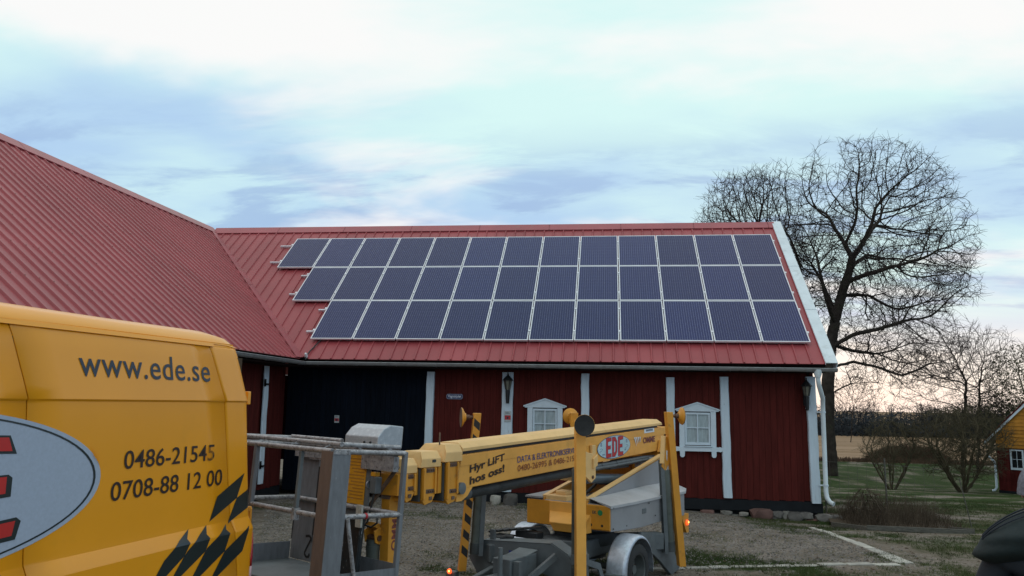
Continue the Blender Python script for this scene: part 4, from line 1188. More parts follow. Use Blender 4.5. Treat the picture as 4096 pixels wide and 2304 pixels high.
mb.build('oval_outline', NAVYDECAL, van)
Ef = [(-2.42, 1.955), (-2.01, 1.94), (-1.962, 1.845), (-2.26, 1.86), (-2.26, 1.74), (-2.0, 1.742), (-1.975, 1.725), (-1.975, 1.63), (-2.26, 1.62), (-2.26, 1.50), (-1.93, 1.522), (-1.90, 1.50), (-1.925, 1.41), (-2.42, 1.385)]
Er = [(-2.405, 1.940), (-2.02, 1.930), (-1.992, 1.860), (-2.285, 1.872), (-2.285, 1.730), (-2.01, 1.732), (-2.01, 1.648), (-2.285, 1.638), (-2.285, 1.486), (-1.935, 1.505), (-1.95, 1.432), (-2.405, 1.405)]
Df = [(-2.50, 1.98), (-2.50, 1.36), (-2.68, 1.36), (-2.80, 1.42), (-2.86, 1.67), (-2.80, 1.92), (-2.68, 1.98)]
mirror = lambda P, c: [(2 * c - u, v) for u, v in P]
dec('letter_outline', NAVYDECAL, [Ef, [(u - .96, v) for u, v in Ef], [(-2.96 + (u + 2.96) * 1.0, v) for u, v in [(-2.92, 1.99), (-2.64, 1.97), (-2.48, 1.86), (-2.48, 1.50), (-2.64, 1.38), (-2.92, 1.36)]]], .0045, us=[], vs=ZS)
dec('letter_decal', REDDECAL, [Er, [(u - .96, v) for u, v in Er], [(-2.90, 1.965), (-2.66, 1.945), (-2.51, 1.845), (-2.51, 1.515), (-2.66, 1.405), (-2.90, 1.385)]], .0062, us=[], vs=ZS)
mb = MB()
add_text(mb, 'www.ede.se', 1.185, .156, lambda u, v: v_pt(-1.585 + u, 2.258 + v, .004), bold=.004, spacing=1.06)
mb.build('lettering', NAVYTEXT, van)
mb = MB()
add_text(mb, '0486-21545', .875, .112, lambda u, v: v_pt(-1.195 + u, 1.708 + v, .004), bold=.006); mb.build('lettering', BROWNTEXT, van); mb = MB()
add_text(mb, '0708-88 12 00', 1.072, .113, lambda u, v: v_pt(-1.285 + u, 1.527 + v, .004), bold=.006)
mb.build('lettering', BROWNTEXT, van)
mb = MB()      # scratches over the oval and the last digit
for k in range(5): mb.add([v_pt(-1.46 + k * .012, 1.86 - k * .012, .007), v_pt(-1.457 + k * .012, 1.86 - k * .012, .007), v_pt(-1.44 + k * .013, 1.80 - k * .013, .007), v_pt(-1.444 + k * .013, 1.80 - k * .013, .007)], [(0, 1, 2, 3)])
for k in range(6): mb.add([v_pt(-.40 + k * .012, 1.80, .007), v_pt(-.396 + k * .012, 1.80, .007), v_pt(-.41 + k * .013, 1.715, .007), v_pt(-.414 + k * .013, 1.715, .007)], [(0, 1, 2, 3)])
mb.build('scratch', VANY, van)

# ------------------------------------------------------------------ trailer lift
lift = thing('trailer_lift', 'yellow towable boom lift with folded outriggers and a grey work basket', 'boom lift', (-.38, 9.84, 0), atan2(-.888, -.46))
# local frame: x towards the basket, y towards the photographer's right (near side), z up
P = lift


def bz(x): return 1.330 + .0400 * (2.55 - x)          # underside of the boom


boom = MB()
H = .318
boom.hexa([(-2.05, -.15, bz(-2.05)), (2.55, -.15, bz(2.55)), (2.55, .15, bz(2.55)), (-2.05, .15, bz(-2.05)), (-2.28, -.15, bz(-2.28) + H), (2.50, -.15, bz(2.5) + H), (2.50, .15, bz(2.5) + H), (-2.28, .15, bz(-2.28) + H)])
boom = boom.build('boom', LIFTY, P, bevel=.008, seg=2); fix(boom.data)
MB().hexa([(-2.24, .1505, bz(-2.24) + .215), (2.51, .1505, bz(2.51) + .215), (2.51, .1545, bz(2.51) + .215), (-2.24, .1545, bz(-2.24) + .215), (-2.28, .1505, bz(-2.28) + H - .012), (2.50, .1505, bz(2.5) + H - .012), (2.50, .1545, bz(2.5) + H - .012), (-2.28, .1545, bz(-2.28) + H - .012)]).build('boom_flange', LIFTY, boom)
mb = MB(); mb.hexa([(-2.05, -.11, bz(-2.05) + H), (2.42, -.11, bz(2.42) + H), (2.42, .11, bz(2.42) + H), (-2.05, .11, bz(-2.05) + H), (-2.05, -.11, bz(-2.05) + H + .04), (2.42, -.11, bz(2.42) + H + .04), (2.42, .11, bz(2.42) + H + .04), (-2.05, .11, bz(-2.05) + H + .04)])
mb.build('lid_gap', GREYD, boom)
mb = MB()
for s0, s1 in ((-2.10, -.4), (-.395, 2.49)):
    z0, z1 = bz(s0) + H + .033, bz(s1) + H + .033; e = .05 if s0 < -2 else 0
    pr = lambda x, z, k: [(x, -.165, z), (x, .165, z), (x + k * .3, .165, z + .028), (x + k, .105, z + .078), (x + k, -.105, z + .078), (x + k * .3, -.165, z + .028)]
    a = pr(s0, z0, e); b = pr(s1, z1, 0); mb.add(a + b, [tuple(range(6)), tuple(range(6, 12))[::-1]] + [(i, 6 + i, 6 + (i + 1) % 6, (i + 1) % 6) for i in range(6)])
o = mb.build('boom_lid', LIFTYP, P); fix(o.data)


def section(x0, x1, hw, zt, zb, name='telescope_section'):
    mb = MB(); mb.hexa([(x0, -hw, zb - (x1 - x0) * -.0), (x1, -hw, zb - .012), (x1, hw, zb - .012), (x0, hw, zb), (x0, -hw, zt), (x1, -hw, zt - .012), (x1, hw, zt - .012), (x0, hw, zt)])
    return mb.build(name, LIFTYD, P, bevel=.005)


section(2.45, 2.80, .130, 1.600, 1.330)
section(2.72, 3.10, .112, 1.560, 1.335)
section(3.02, 3.30, .095, 1.530, 1.345)


def cap(x0, x1, z0, z1, hw, slot=False):
    """pressed-steel cover at the end of each boom section"""
    mb = MB(); zs_ = z0 + (z1 - z0) * .55
    pts = [(-hw, z0), (hw, z0), (hw, zs_), (hw - .045, z1), (-hw + .045, z1), (-hw, zs_)]
    a = [(x0, y, z) for y, z in pts]; b = [(x1 - (.0 if z <= z0 + .001 else .0), y, z) for y, z in pts]
    b = [(x1, -hw, z0), (x1, hw, z0), (x1 - .01, hw, zs_), (x1 - .055, hw - .05, z1), (x1 - .055, -hw + .05, z1), (x1 - .01, -hw, zs_)]
    mb.add(a + b, [tuple(range(6))[::-1], tuple(range(6, 12))] + [(i, (i + 1) % 6, 6 + (i + 1) % 6, 6 + i) for i in range(6)])
    o = mb.build('section_cap', LIFTYP, P, bevel=.006, seg=2); fix(o.data)
    if slot: MB().lathe([(0, 0), (.014, 0), (.014, .004), (0, .004)], (x0 + .10, hw, z0 + .055), (0, 1, 0), 12).b2((x0 + .075, hw, z0 + .043), (x0 + .125, hw + .003, z0 + .067)).build('slot', GREYD, o)
    return o


cap(2.50, 2.76, 1.595, 1.755, .172)
cap(2.79, 3.07, 1.560, 1.700, .150, True)
cap(3.09, 3.28, 1.520, 1.645, .130)


def fork(x0, x1, zt, zb, hw):
    """bolted slide frame round the end of a section"""
    mb = MB()
    for s in (-1, 1):
        mb.prism([(x0, s * hw, zt), (x1, s * hw, zt), (x1 + .0, s * hw, zb + .05), (x1 - .04, s * hw, zb), (x0 + .04, s * hw, zb + .02), (x0, s * hw, zb + .08)], (0, s * .022, 0))
        mb.prism([(x1 - .028, s * hw, zt), (x1, s * hw, zt), (x1, s * hw, zb + .05), (x1 - .028, s * hw, zb + .05)], (0, s * .045, 0))
        mb.prism([(x0, s * hw, zt), (x0 + .02, s * hw, zt), (x0 + .02, s * hw, zb + .09), (x0, s * hw, zb + .09)], (0, s * .040, 0))
    mb.b2((x0 + .02, -hw, zb + .01), (x1 - .03, hw, zb + .04))
    o = mb.build('slide_frame', LIFTYD, P, bevel=.003); fix(o.data)
    MB().b2((x0 + .021, hw + .022, zb + .10), (x1 - .029, hw + .027, zb + .135)).b2((x0 + .021, hw + .022, zt - .04), (x1 - .029, hw + .027, zt - .002)).build('wear_strip', RUSTP, o)
    for zz in (zb + .117, zt - .020):
        for k in range(4 if zz > zb + .2 else 3):
            xx = x0 + .035 + k * (x1 - x0 - .09) / 3
            MB().lathe([(0, .036), (.009, .036), (.011, .027), (.011, .0)], (xx, hw + .0, zz), (0, 1, 0), 6).build('bolt', BOLT, o)
    MB().b2((x0 + .045, hw + .0225, zb + .040), (x0 + .085, hw + .030, zb + .070)).build('lug', RUSTP, o)


fork(2.56, 2.73, 1.592, 1.215, .142)
fork(2.86, 3.04, 1.556, 1.235, .124)
fork(3.12, 3.26, 1.516, 1.275, .106)
MB().b2((2.733, -.02, 1.25), (2.755, .146, 1.59)).build('slide_rail', GREYD, P)
MB().b2((3.043, -.02, 1.27), (3.062, .128, 1.55)).build('slide_rail', GREYD, P)
MB().lathe([(0, .0), (.055, 0), (.055, .03), (.02, .034), (0, .034)], (2.50, .15, 1.345), (0, 1, 0), 24).build('end_roller', GREYC, P, smooth=True)
MB().tube([(2.71, .06, 1.75), (2.71, .06, 1.86)], .008, 6).build('aerial_stub', RUSTP, P)
# jib hanging down at the boom tip
mb = MB()
mb.prism([(3.15, -.11, 1.50), (3.20, -.11, 1.50), (3.28, -.11, 1.30), (3.28, -.11, .22), (3.15, -.11, .22)], (0, .10, 0))
mb.prism([(3.02, -.09, 1.50), (3.15, -.09, 1.50), (3.15, -.09, 1.24), (3.06, -.09, 1.30)], (0, .08, 0))
jib = mb.build('jib', LIFTYD, P, bevel=.006, seg=2); fix(jib.data)
MB().prism([(3.195, -.112, 1.512), (3.205, -.112, 1.512), (3.292, -.112, 1.30), (3.282, -.112, 1.30)], (0, .104, 0)).build('worn_plate', RUSTP, jib)
mb = MB(); add_text(mb, 'OMME', .33, .072, lambda u, v: (3.172 + v, -.0085, .86 + u), bold=.03, spacing=1.02)
mb.build('lettering', MAROON, jib)
mb = MB()
for k in range(3): mb.add([(3.275 - k * .0, -.0083, .72 - k * .05), (3.20, -.0083, .62 - k * .05), (3.17, -.0083, .60 - k * .05), (3.155, -.0083, .56 - k * .05), (3.20, -.0083, .58 - k * .05), (3.275, -.0083, .69 - k * .05)], [(0, 1, 2, 3, 4, 5)])
mb.build('stripe_decal', SKYBLUE, jib)
MB().add([(3.27, -.0084, .645), (3.22, -.0084, .58), (3.22, -.0084, .54), (3.27, -.0084, .60)], [(0, 1, 2, 3)]).build('stripe_decal', GREENDEC, jib)
mb = MB().tube([(3.30, -.17, .25), (3.30, -.17, .95)], .058, 16); mb.tube([(3.30, -.17, .86), (3.30, -.17, .90)], .063, 16)
mb.build('jib_cylinder', CYLG, P, smooth=True, angle=40)
mb = MB()
for yy in (-.235, -.115): mb.prism([(3.24, yy, 1.07), (3.36, yy, 1.03), (3.34, yy, .93), (3.29, yy, .91), (3.24, yy, .97)], (0, .014, 0))
mb.prism([(3.14, -.24, 1.02), (3.32, -.24, 1.10), (3.34, -.24, 1.06), (3.15, -.24, .96)], (0, .13, 0))
mb.build('jib_bracket', LIFTYD, P, bevel=.003); MB().tube([(3.30, -.245, .965), (3.30, -.09, .965)], .026, 10).build('pin', BOLT, P, smooth=True)

# boom lettering
bt = lambda x0, z0, sl=.042: (lambda u, v: (x0 - u, .1562, z0 + sl * u + v))
mb = MB()
rot = .153
f1 = lambda u, v: (2.362 - u, .1562, 1.475 + rot * u + v - .02); f2 = lambda u, v: (2.358 - u, .1562, 1.364 + rot * u + v)
add_text(mb, 'Hyr LIFT', .58, .094, f1, bold=.03); mb.build('lettering', BROWNTEXT, boom); mb = MB()
add_text(mb, 'hos oss!', .575, .078, f2, bold=.03)
mb.build('lettering', BROWNTEXT, boom)
mb = MB(); add_text(mb, 'DATA & ELEKTRONIKSERVICE', 1.29, .064, bt(1.548, 1.529), bold=.004); mb.build('lettering', BLUETEXT, boom)
mb = MB(); add_text(mb, '0480-26995 & 0486-21545', 1.29, .064, bt(1.542, 1.440), bold=.004); mb.build('lettering', BROWNR, boom)
ox, oz = -.640, 1.614
E2 = lambda a, b, n=48: [(ox - a * cos(2 * pi * k / n), oz + .042 * a * cos(2 * pi * k / n) + b * sin(2 * pi * k / n)) for k in range(n)]
MB().add([(x, .1566, z) for x, z in E2(.452, .142)], [tuple(range(48))]).build('oval_outline', BLUETEXT, boom)
MB().add([(x, .1576, z) for x, z in E2(.444, .136)], [tuple(range(48))]).build('oval_decal', PALEBLUE, boom)
LE = [(0, 0), (.138, .0), (.138, .040), (.044, .044), (.044, .107), (.118, .107), (.118, .143), (.044, .143), (.044, .204), (.138, .210), (.138, .25), (0, .24)]
LD = [(0, 0), (.075, .0), (.13, .05), (.13, .20), (.075, .25), (0, .25)]
LDi = [(.048, .05), (.065, .05), (.082, .07), (.082, .18), (.065, .20), (.048, .20)]


def bl(polys, mat, y, grow=0.0):
    mb = MB()
    for off, pl in polys:
        cx = sum(p[0] for p in pl) / len(pl); cz = sum(p[1] for p in pl) / len(pl)
        V, F = cut_poly([((p[0] + (grow if p[0] > cx else -grow)), (p[1] + (grow if p[1] > cz else -grow))) for p in pl], lambda u, v: ((ox + .225) - (off + u), y, oz - .118 + .042 * (off + u - .225) + v * .95), (), ())
        mb.add(V, F)
    return mb.build('letter_decal', mat, boom)


ES = [[(0, 0), (.046, 0), (.046, .25), (0, .245)], [(.046, 0), (.138, 0), (.138, .042), (.046, .046)], [(.046, .107), (.118, .107), (.118, .145), (.046, .145)], [(.046, .204), (.138, .210), (.138, .25), (.046, .25)]]
DS = [[(0, 0), (.046, 0), (.046, .25), (0, .25)], [(.046, 0), (.078, 0), (.131, .05), (.095, .075), (.070, .045), (.046, .045)], [(.095, .075), (.131, .05), (.131, .20), (.095, .18)], [(.046, .205), (.070, .205), (.095, .18), (.131, .20), (.078, .25), (.046, .25)]]
LET = [(0, p) for p in ES] + [(.163, p) for p in DS] + [(.326, p) for p in ES]
bl(LET, BLUETEXT, .1582, .006)
bl(LET, REDDECAL, .1588)
mb = MB()


def squig(pts, w=.004, y=.1584):
    for (a, b), (c, d) in zip(pts, pts[1:]):
        L_ = math.hypot(c - a, d - b) + 1e-6; nx, nz = -(d - b) / L_ * w / 2, (c - a) / L_ * w / 2
        mb.add([(a + nx, y, b + nz), (c + nx, y, d + nz), (c - nx, y, d - nz), (a - nx, y, b - nz)], [(0, 1, 2, 3)])


for cx, cz, m_ in ((ox + .355, oz - .01, 1), (ox - .345, oz + .02, -1)):
    for k in range(3): squig([(cx + m_ * (.012 * k - .012) + .008 * cos(t), cz + .045 + .022 * sin(t)) for t in [j * pi / 4 for j in range(9)]], .003)
    squig([(cx + .03, cz - .01), (cx, cz - .0), (cx - .04, cz - .012), (cx - .01, cz - .03), (cx + .035, cz - .04), (cx + .02, cz - .055)], .004)
add_text(mb, 'www.', .085, .016, lambda u, v: (ox + .33 - u, .1584, oz - .095 + v), bold=.01)
add_text(mb, '.se', .045, .022, lambda u, v: (ox - .275 - u, .1584, oz - .055 + v), bold=.01)
mb.build('doodle_decal', BLUETEXT, boom)
mb = MB()
for k in range(4):
    a0 = -1.206 - k * .054; s_ = .018 * k
    mb.add([(a0, .1564, 1.715 + .002 * k - (0 if k else .0)), (a0 - .040, .1564, 1.718), (a0 - .040 + (.06 - .022 * k) * -1 + .02, .1564, 1.70 - .10 + .022 * k), (a0 - .06 + .012 * k - .01, .1564, 1.69 - .045 - .02 * (3 - k) * .6)], [(0, 1, 2, 3)])
mb.build('triangle_emblem', INKW, boom)
mb = MB(); add_text(mb, 'OMME', .385, .080, bt(-1.488, 1.626), bold=.028); mb.build('lettering', MAROON, boom)
MB().hexa([(-1.52, .155, 1.762), (-1.84, .155, 1.776), (-1.84, .1595, 1.776), (-1.52, .1595, 1.762), (-1.52, .155, 1.815), (-1.84, .155, 1.829), (-1.84, .1595, 1.829), (-1.52, .1595, 1.815)]).build('label_plate', INKW, boom)
mb = MB()
for k in range(8): mb.b2((-1.575 - k * .028, .1597, 1.785 + k * .0012), (-1.595 - k * .028, .1602, 1.812 + k * .0012))
mb.build('label_print', NAVYTEXT, boom)

# boom ram bracket, ram, hoses, second arm
mb = MB()
mb.prism([(.18, .158, 1.595), (.10, .158, 1.575), (-.0, .158, 1.56), (-.0, .158, 1.66), (-.085, .158, 1.655), (-.085, .158, 1.27), (.02, .158, 1.22), (.18, .158, 1.31)], (0, .035, 0))
mb.prism([(.18, -.158, 1.595), (-.085, -.158, 1.655), (-.085, -.158, 1.27), (.02, -.158, 1.22), (.18, -.158, 1.31)], (0, -.035, 0))
mb.prism([(.01, .193, 1.50), (-.085, .193, 1.55), (-.085, .193, 1.42), (.01, .193, 1.38)], (0, .028, 0))
mb.b2((.16, -.15, 1.24), (.175, .15, 1.33))
o = mb.build('ram_bracket', LIFTYP, P, bevel=.006, seg=2); fix(o.data)
MB().lathe([(0, 0), (.02, 0), (.02, .012), (0, .012)], (.0, .194, 1.285), (0, 1, 0), 10).build('pin', BOLT, P)
mb = MB().tube([(.05, 0, 1.262), (-1.30, 0, 1.165)], .060, 18); mb.tube([(-.15, 0, 1.248), (-.19, 0, 1.245)], .068, 18)
mb.build('lifting_ram', CYL, P, smooth=True, angle=40)
for k, (y_, z_) in enumerate(((.11, 1.405), (.07, 1.385), (.12, 1.375), (.02, 1.395))):
    MB().tube([(-.10, y_, z_ - .01), (-.6, y_, z_), (-1.1, y_, z_ + .015 + .01 * (k % 2)), (-1.6, y_, z_ + .03), (-2.0, y_ - .02, z_ + .02 - .06 * (k == 1))], .026, 8).build('hose', GREYC if k % 2 == 0 else CYLG, P, smooth=True)
for xx in (-.35, -.75, -1.15, -1.5): MB().lathe([(.055, -.006), (.058, 0), (.055, .006)], (xx, .085, 1.40), (1, 0, 0), 12).build('hose_clip', PLASTB, P)
MB().b2((-1.72, .06, 1.36), (-1.84, .15, 1.43)).b2((-1.50, .02, 1.31), (-1.60, .12, 1.40)).build('valve_block', GREYLID, P, bevel=.006)
MB().b2((-.62, .02, 1.33), (-1.15, .11, 1.375)).build('cable_chain', GREYD, P, bevel=.005)
mb = MB()      # yellow frame plates either side of the ram, rising towards the rear
for s, mt in ((-1, 0), (1, 0)):
    mb.prism([(.31, s * .28, 1.045), (-1.74, s * .28, 1.435), (-2.15, s * .28, 1.53), (-2.15, s * .28, 1.20), (-1.75, s * .28, .95), (.31, s * .28, .95)], (0, s * .018, 0))
fr = mb.build('mast_frame', LIFTY, P); fix(fr.data)
mb = MB()
for s in (-1, 1):
    mb.beam((.30, s * .285, 1.058), (-1.76, s * .285, 1.470), .060, .022)
mb.build('frame_flange', LIFTYP, fr)
MB().prism([(.28, .2985, 1.045), (-1.72, .2985, 1.425), (-2.05, .2985, 1.30), (-2.05, .2985, .99), (.28, .2985, .99)], (0, .012, 0)).build('mast_side_cover', GREYCOVER, P)
mb = MB().b2((-1.98, -.26, 1.10), (-2.14, .26, 1.52)); mb.build('mast_head', LIFTYD, P, bevel=.01)
MB().tube([(-2.05, -.30, 1.60), (-2.05, .30, 1.60)], .045, 16).build('boom_pivot', BOLT, P, smooth=True)
MB().prism([(-1.92, -.20, 1.50), (-2.22, -.20, 1.50), (-2.18, -.20, 1.72), (-1.98, -.20, 1.72)], (0, .03, 0)).prism([(-1.92, .165, 1.50), (-2.22, .165, 1.50), (-2.18, .165, 1.66), (-1.98, .165, 1.66)], (0, .025, 0)).build('pivot_lug', LIFTY, P)
MB().b2((-.2, -.26, .96), (-1.9, .26, 1.0)).build('inner_floor', GREYD, P)
for k, (a, b) in enumerate((((-.3, -.1, 1.02), (-1.0, .1, 1.12)), ((-.6, -.2, 1.04), (-1.2, -.05, 1.22)))): MB().tube([a, ((a[0] + b[0]) / 2, a[1], 1.15), b], .018, 8).build('hose', PLASTB, P, smooth=True)
# turntable housing: yellow front, grey sides and lids
mb = MB()
top = [(.31, .60), (.31, -.52), (-.30, -.60), (-1.60, -.60), (-2.08, -.40), (-2.08, .40), (-1.95, .60)]
body = [(.31, -.52), (.31, .60), (-.40, .63), (-1.20, .60), (-1.75, .62), (-2.05, .50), (-2.08, -.40), (-1.60, -.60)]
mb.prism([(x, y, .728 if x > .2 else .70) for x, y in body], (0, 0, .29))
hs = mb.build('turntable_housing', GREYCOVER, P, bevel=.006); fix(hs.data)
MB().b2((.312, -.52, .735), (.324, .595, 1.012)).build('front_panel', LIFTYD, P, bevel=.004)
MB().b2((.3245, -.20, .775), (.334, .215, 1.008)).build('front_panel', LIFTY, P, bevel=.004)
MB().b2((.3245, .26, .745), (.336, .596, 1.008)).build('front_panel', LIFTYD, P, bevel=.004)
mb = MB()
mb.prism([(.345, .615, 1.014), (-.40, .645, 1.0), (-1.20, .615, 1.0), (-1.76, .635, 1.0), (-2.08, .51, .99), (-2.10, .30, .99), (-1.90, .31, 1.10), (-1.0, .31, 1.09), (.30, .31, 1.07), (.345, .30, 1.03)], (0, 0, .018))
lid = MB()
ring0 = [(.345, .615), (-.20, .640), (-.62, .640), (-1.20, .620), (-1.76, .640), (-2.10, .51), (-2.11, .31)]
ring1 = [(.30, .315), (-.20, .315), (-.62, .315), (-1.20, .315), (-1.60, .315), (-1.95, .315), (-2.0, .31)]
vs = [(x, y, 1.015 - .012 * (i % 2) * 0) for i, (x, y) in enumerate(ring0)] + [(x, y, 1.075 + .03 * min(1, max(0, -x / 1.2))) for x, y in ring1] + [(x, y, .985) for x, y in ring0]
lid.add(vs, [(i, i + 1, 7 + i + 1, 7 + i) for i in range(6)] + [(14 + i, 14 + i + 1, i + 1, i) for i in range(6)] + [(14, 0, 7)])
o = lid.build('housing_lid', GREYLID, P); fix(o.data)
MB().prism([(.335, -.30, 1.03), (.335, -.54, 1.03), (-.45, -.62, 1.03), (-.55, -.30, 1.045)], (0, 0, .02)).build('housing_lid', GREYCOVER, P)
MB().b2((.10, .02, 1.0), (.30, -.28, 1.075)).b2((.02, .10, 1.0), (.22, .27, 1.06)).b2((.05, -.2, 1.07), (.2, -.05, 1.12)).build('base_bracket', LIFTYP, P, bevel=.01)
MB().b2((-.43, .619, .855), (-.55, .634, .915)).build('hand_hole', GREYC, P, bevel=.014, seg=3)
for xx, zz in ((.28, .99), (.28, .76), (-.62, .965), (-.05, .76), (-.80, .80), (-1.05, .965)): MB().lathe([(0, .008), (.009, .006), (.011, 0)], (xx, .633 if xx < -.3 else .612, zz), (0, 1, 0), 8).build('rivet', GREYD, P)
MB().lathe([(0, .002), (.032, .002), (.032, 0)], (.3365, .475, .93), (1, 0, 0), 24).build('green_badge', GREENDEC, P)
mb = MB(); add_text(mb, 'EK', .055, .034, lambda u, v: (.3368, .375 + u, .915 + v), bold=.03); mb.build('worn_print', GREYD, P)
for yy in (.36, .50): MB().lathe([(0, .001), (.015, .001), (.015, 0)], (.337, yy, .79), (1, 0, 0), 12).build('drain_hole', BLACKP, P)
mb = MB()      # tray standing out below the front panel
mb.prism([(.33, -.20, .90), (.50, -.10, .80), (.50, .36, .80), (.33, .36, .90)], (0, 0, -.012))
mb.prism([(.50, -.10, .80), (.50, .36, .80), (.46, .34, .70), (.46, -.06, .70)], (-.012, 0, 0))
mb.prism([(.33, -.20, .90), (.50, -.10, .80), (.46, -.06, .70), (.33, -.14, .70)], (.01, .01, 0)); mb.prism([(.33, .36, .90), (.50, .36, .80), (.46, .34, .70), (.33, .36, .70)], (0, -.012, 0))
o = mb.build('front_tray', LIFTY, P); fix(o.data)
mb = MB().lathe([(0, .50), (.34, .50), (.36, .56), (.36, .64), (.30, .66), (.30, .72), (0, .72)], (-.15, 0, 0), n=32); mb.lathe([(.26, .35), (.30, .52)], (-.15, 0, 0), n=24)
mb.build('slewing_ring', GREYD, P, smooth=True, angle=30)
# rear lamp bracket
MB().prism([(-1.80, .30, .70), (-2.07, .30, .69), (-2.07, .30, .44), (-2.0, .30, .44)], (0, .25, 0)).build('rear_skirt', LIFTYD, P)
mb = MB().lathe([(0, .022), (.030, .016), (.036, 0)], (-2.0, .556, .575), (0, 1, 0), 16); mb.build('marker_lamp', AMBER, P, smooth=True)
MB().lathe([(0, .026), (.013, .022)], (-2.005, .556, .58), (0, 1, 0), 10).build('lamp_core', AMBERC, P)
# chassis: four splayed arms, centre frame, drawbar
mb = MB()
for sx, sy in ((1, 1), (1, -1), (-1, 1), (-1, -1)):
    x1, y1 = 1.02 * sx, .60 * sy
    mb.beam((.0, 0, .50), (x1, y1, .47), .17, .20)
mb.b2((-.45, -.30, .40), (.45, .30, .60)); 
o = mb.build('chassis_arm', GREYC, P, bevel=.012); fix(o.data)
mb = MB(); mb.prism([(.98, -.66, .60), (.98, .24, .655), (.98, .44, .56), (.98, .56, .44), (.98, .56, .22), (.98, .30, .30), (.98, .05, .36), (.98, -.40, .34), (.98, -.72, .22), (.98, -.86, .40)], (.03, 0, 0))
mb.prism([(1.01, -.66, .592), (1.01, .24, .647), (.80, .24, .655), (.80, -.66, .60)], (0, 0, .012)); mb.prism([(1.0, .24, .655), (1.0, .44, .56), (.80, .44, .56), (.80, .24, .655)], (0, 0, .012)); mb.prism([(1.0, .44, .56), (1.0, .56, .44), (.80, .56, .44), (.80, .44, .56)], (0, 0, .012))
o = mb.build('front_crossmember', GREYC, P); fix(o.data)
MB().b2((1.012, -.30, .49), (1.016, -.12, .53)).b2((1.012, -.30, .44), (1.016, -.16, .47)).build('type_plate', BLUETEXT, P)
mb = MB(); mb.b2((1.10, -.10, .30), (1.60, .12, .56)); mb.prism([(1.08, -.12, .58), (1.60, -.12, .50), (1.60, .12, .50), (1.08, .12, .58)], (0, 0, .012))
o = mb.build('battery_box', GREYC, P, bevel=.01)
MB().b2((1.50, .13, .24), (1.56, .20, .54)).beam((1.48, .16, .28), (1.10, .36, .56), .045, .06).beam((1.05, .14, .27), (1.55, .30, .255), .10, .02).build('side_brace', GREYC, P)
MB().beam((1.0, 0, .34), (2.9, -.02, .40), .10, .10).beam((1.1, -.45, .32), (2.2, -.06, .36), .06, .08).beam((1.1, .40, .30), (2.2, .04, .35), .06, .08).build('drawbar', GREYC, P, bevel=.006)
mb = MB().b2((2.85, -.08, .36), (3.02, .04, .44)); mb.lathe([(0, .10), (.045, .09), (.05, .0), (.03, -.03)], (2.95, -.02, .42), n=16); mb.beam((2.80, -.02, .46), (2.98, -.02, .52), .03, .02)
mb.build('tow_coupling', PLASTB, P, smooth=True, angle=30)
wheel(P, 'jockey_wheel', 1.75, .02, .115, .07, 1)
MB().tube([(1.75, .10, .12), (1.75, .10, .70)], .025, 10).b2((1.72, -.03, .24), (1.78, .10, .26)).build('jockey_leg', GREYC, P, smooth=True, angle=30)
MB().prism([(-.46, .56, .635), (-.98, .56, .575), (-1.25, .56, .50), (-1.42, .56, .30), (-1.60, .56, .05), (-1.34, .56, -.0), (-1.0, .56, .22), (-.70, .56, .38), (-.40, .56, .41)], (0, .05, 0)).build('corner_plate', GREYC, P, bevel=.006)
MB().prism([(-.46, -.56, .635), (-.98, -.56, .575), (-1.25, -.56, .50), (-1.42, -.56, .30), (-1.60, -.56, .05), (-1.34, -.56, .0), (-1.0, -.56, .22), (-.70, -.56, .38), (-.40, -.56, .41)], (0, -.05, 0)).build('corner_plate', GREYC, P, bevel=.006)
MB().b2((.75, .48, .20), (.81, .56, .52)).prism([(.78, .56, .50), (.60, .60, .44), (.50, .62, .20), (.56, .62, .20), (.64, .60, .38), (.80, .56, .44)], (0, .02, 0)).build('axle_bracket', GREYC, P)
MB().lathe([(0, -.03), (.035, -.03), (.035, .03), (0, .03)], (.79, .53, .52), (0, 1, 0), 14).build('pin', GREYD, P, smooth=True)
MB().tube([(0, -.62, .29), (0, .62, .29)], .035, 12).build('axle', GREYD, P, smooth=True)


def fender(y0, y1, sgn):
    r = .375; prof = [(r - .02, y0), (r, y0 + .012), (r + .004, y0 + .03), (r + .004, y1 - .045 if sgn > 0 else y1 - .02), (r - .006, y1 - .018), (r - .035, y1)]
    c = (0, 0, .30)
    mb = MB(); n = 28; vs = []
    A0, A1 = radians(-12), radians(192)
    pr = prof if sgn > 0 else [(q[0], y0 + y1 - q[1]) for q in prof]
    for k in range(n + 1):
        a = A0 + (A1 - A0) * k / n
        for rr, yy in pr: vs.append((cos(a) * rr, yy, .30 + sin(a) * rr))
    m_ = len(pr)
    mb.add(vs, [(k * m_ + j, (k + 1) * m_ + j, (k + 1) * m_ + j + 1, k * m_ + j + 1) for k in range(n) for j in range(m_ - 1)])
    o = mb.build('fender', GALV, P, smooth=True, angle=50); so = o.modifiers.new('thickness', 'SOLIDIFY'); so.thickness = .005; so.offset = 0
    for a, yy in ((150, .4), (150, .75)):
        aa = radians(a); yv = y0 + (y1 - y0) * yy
        MB().lathe([(0, .012), (.010, .010), (.012, 0)], (cos(aa) * (r + .005), yv, .30 + sin(aa) * (r + .005)), (cos(aa), 0, sin(aa)), 8).build('bolt', GREYC, o)


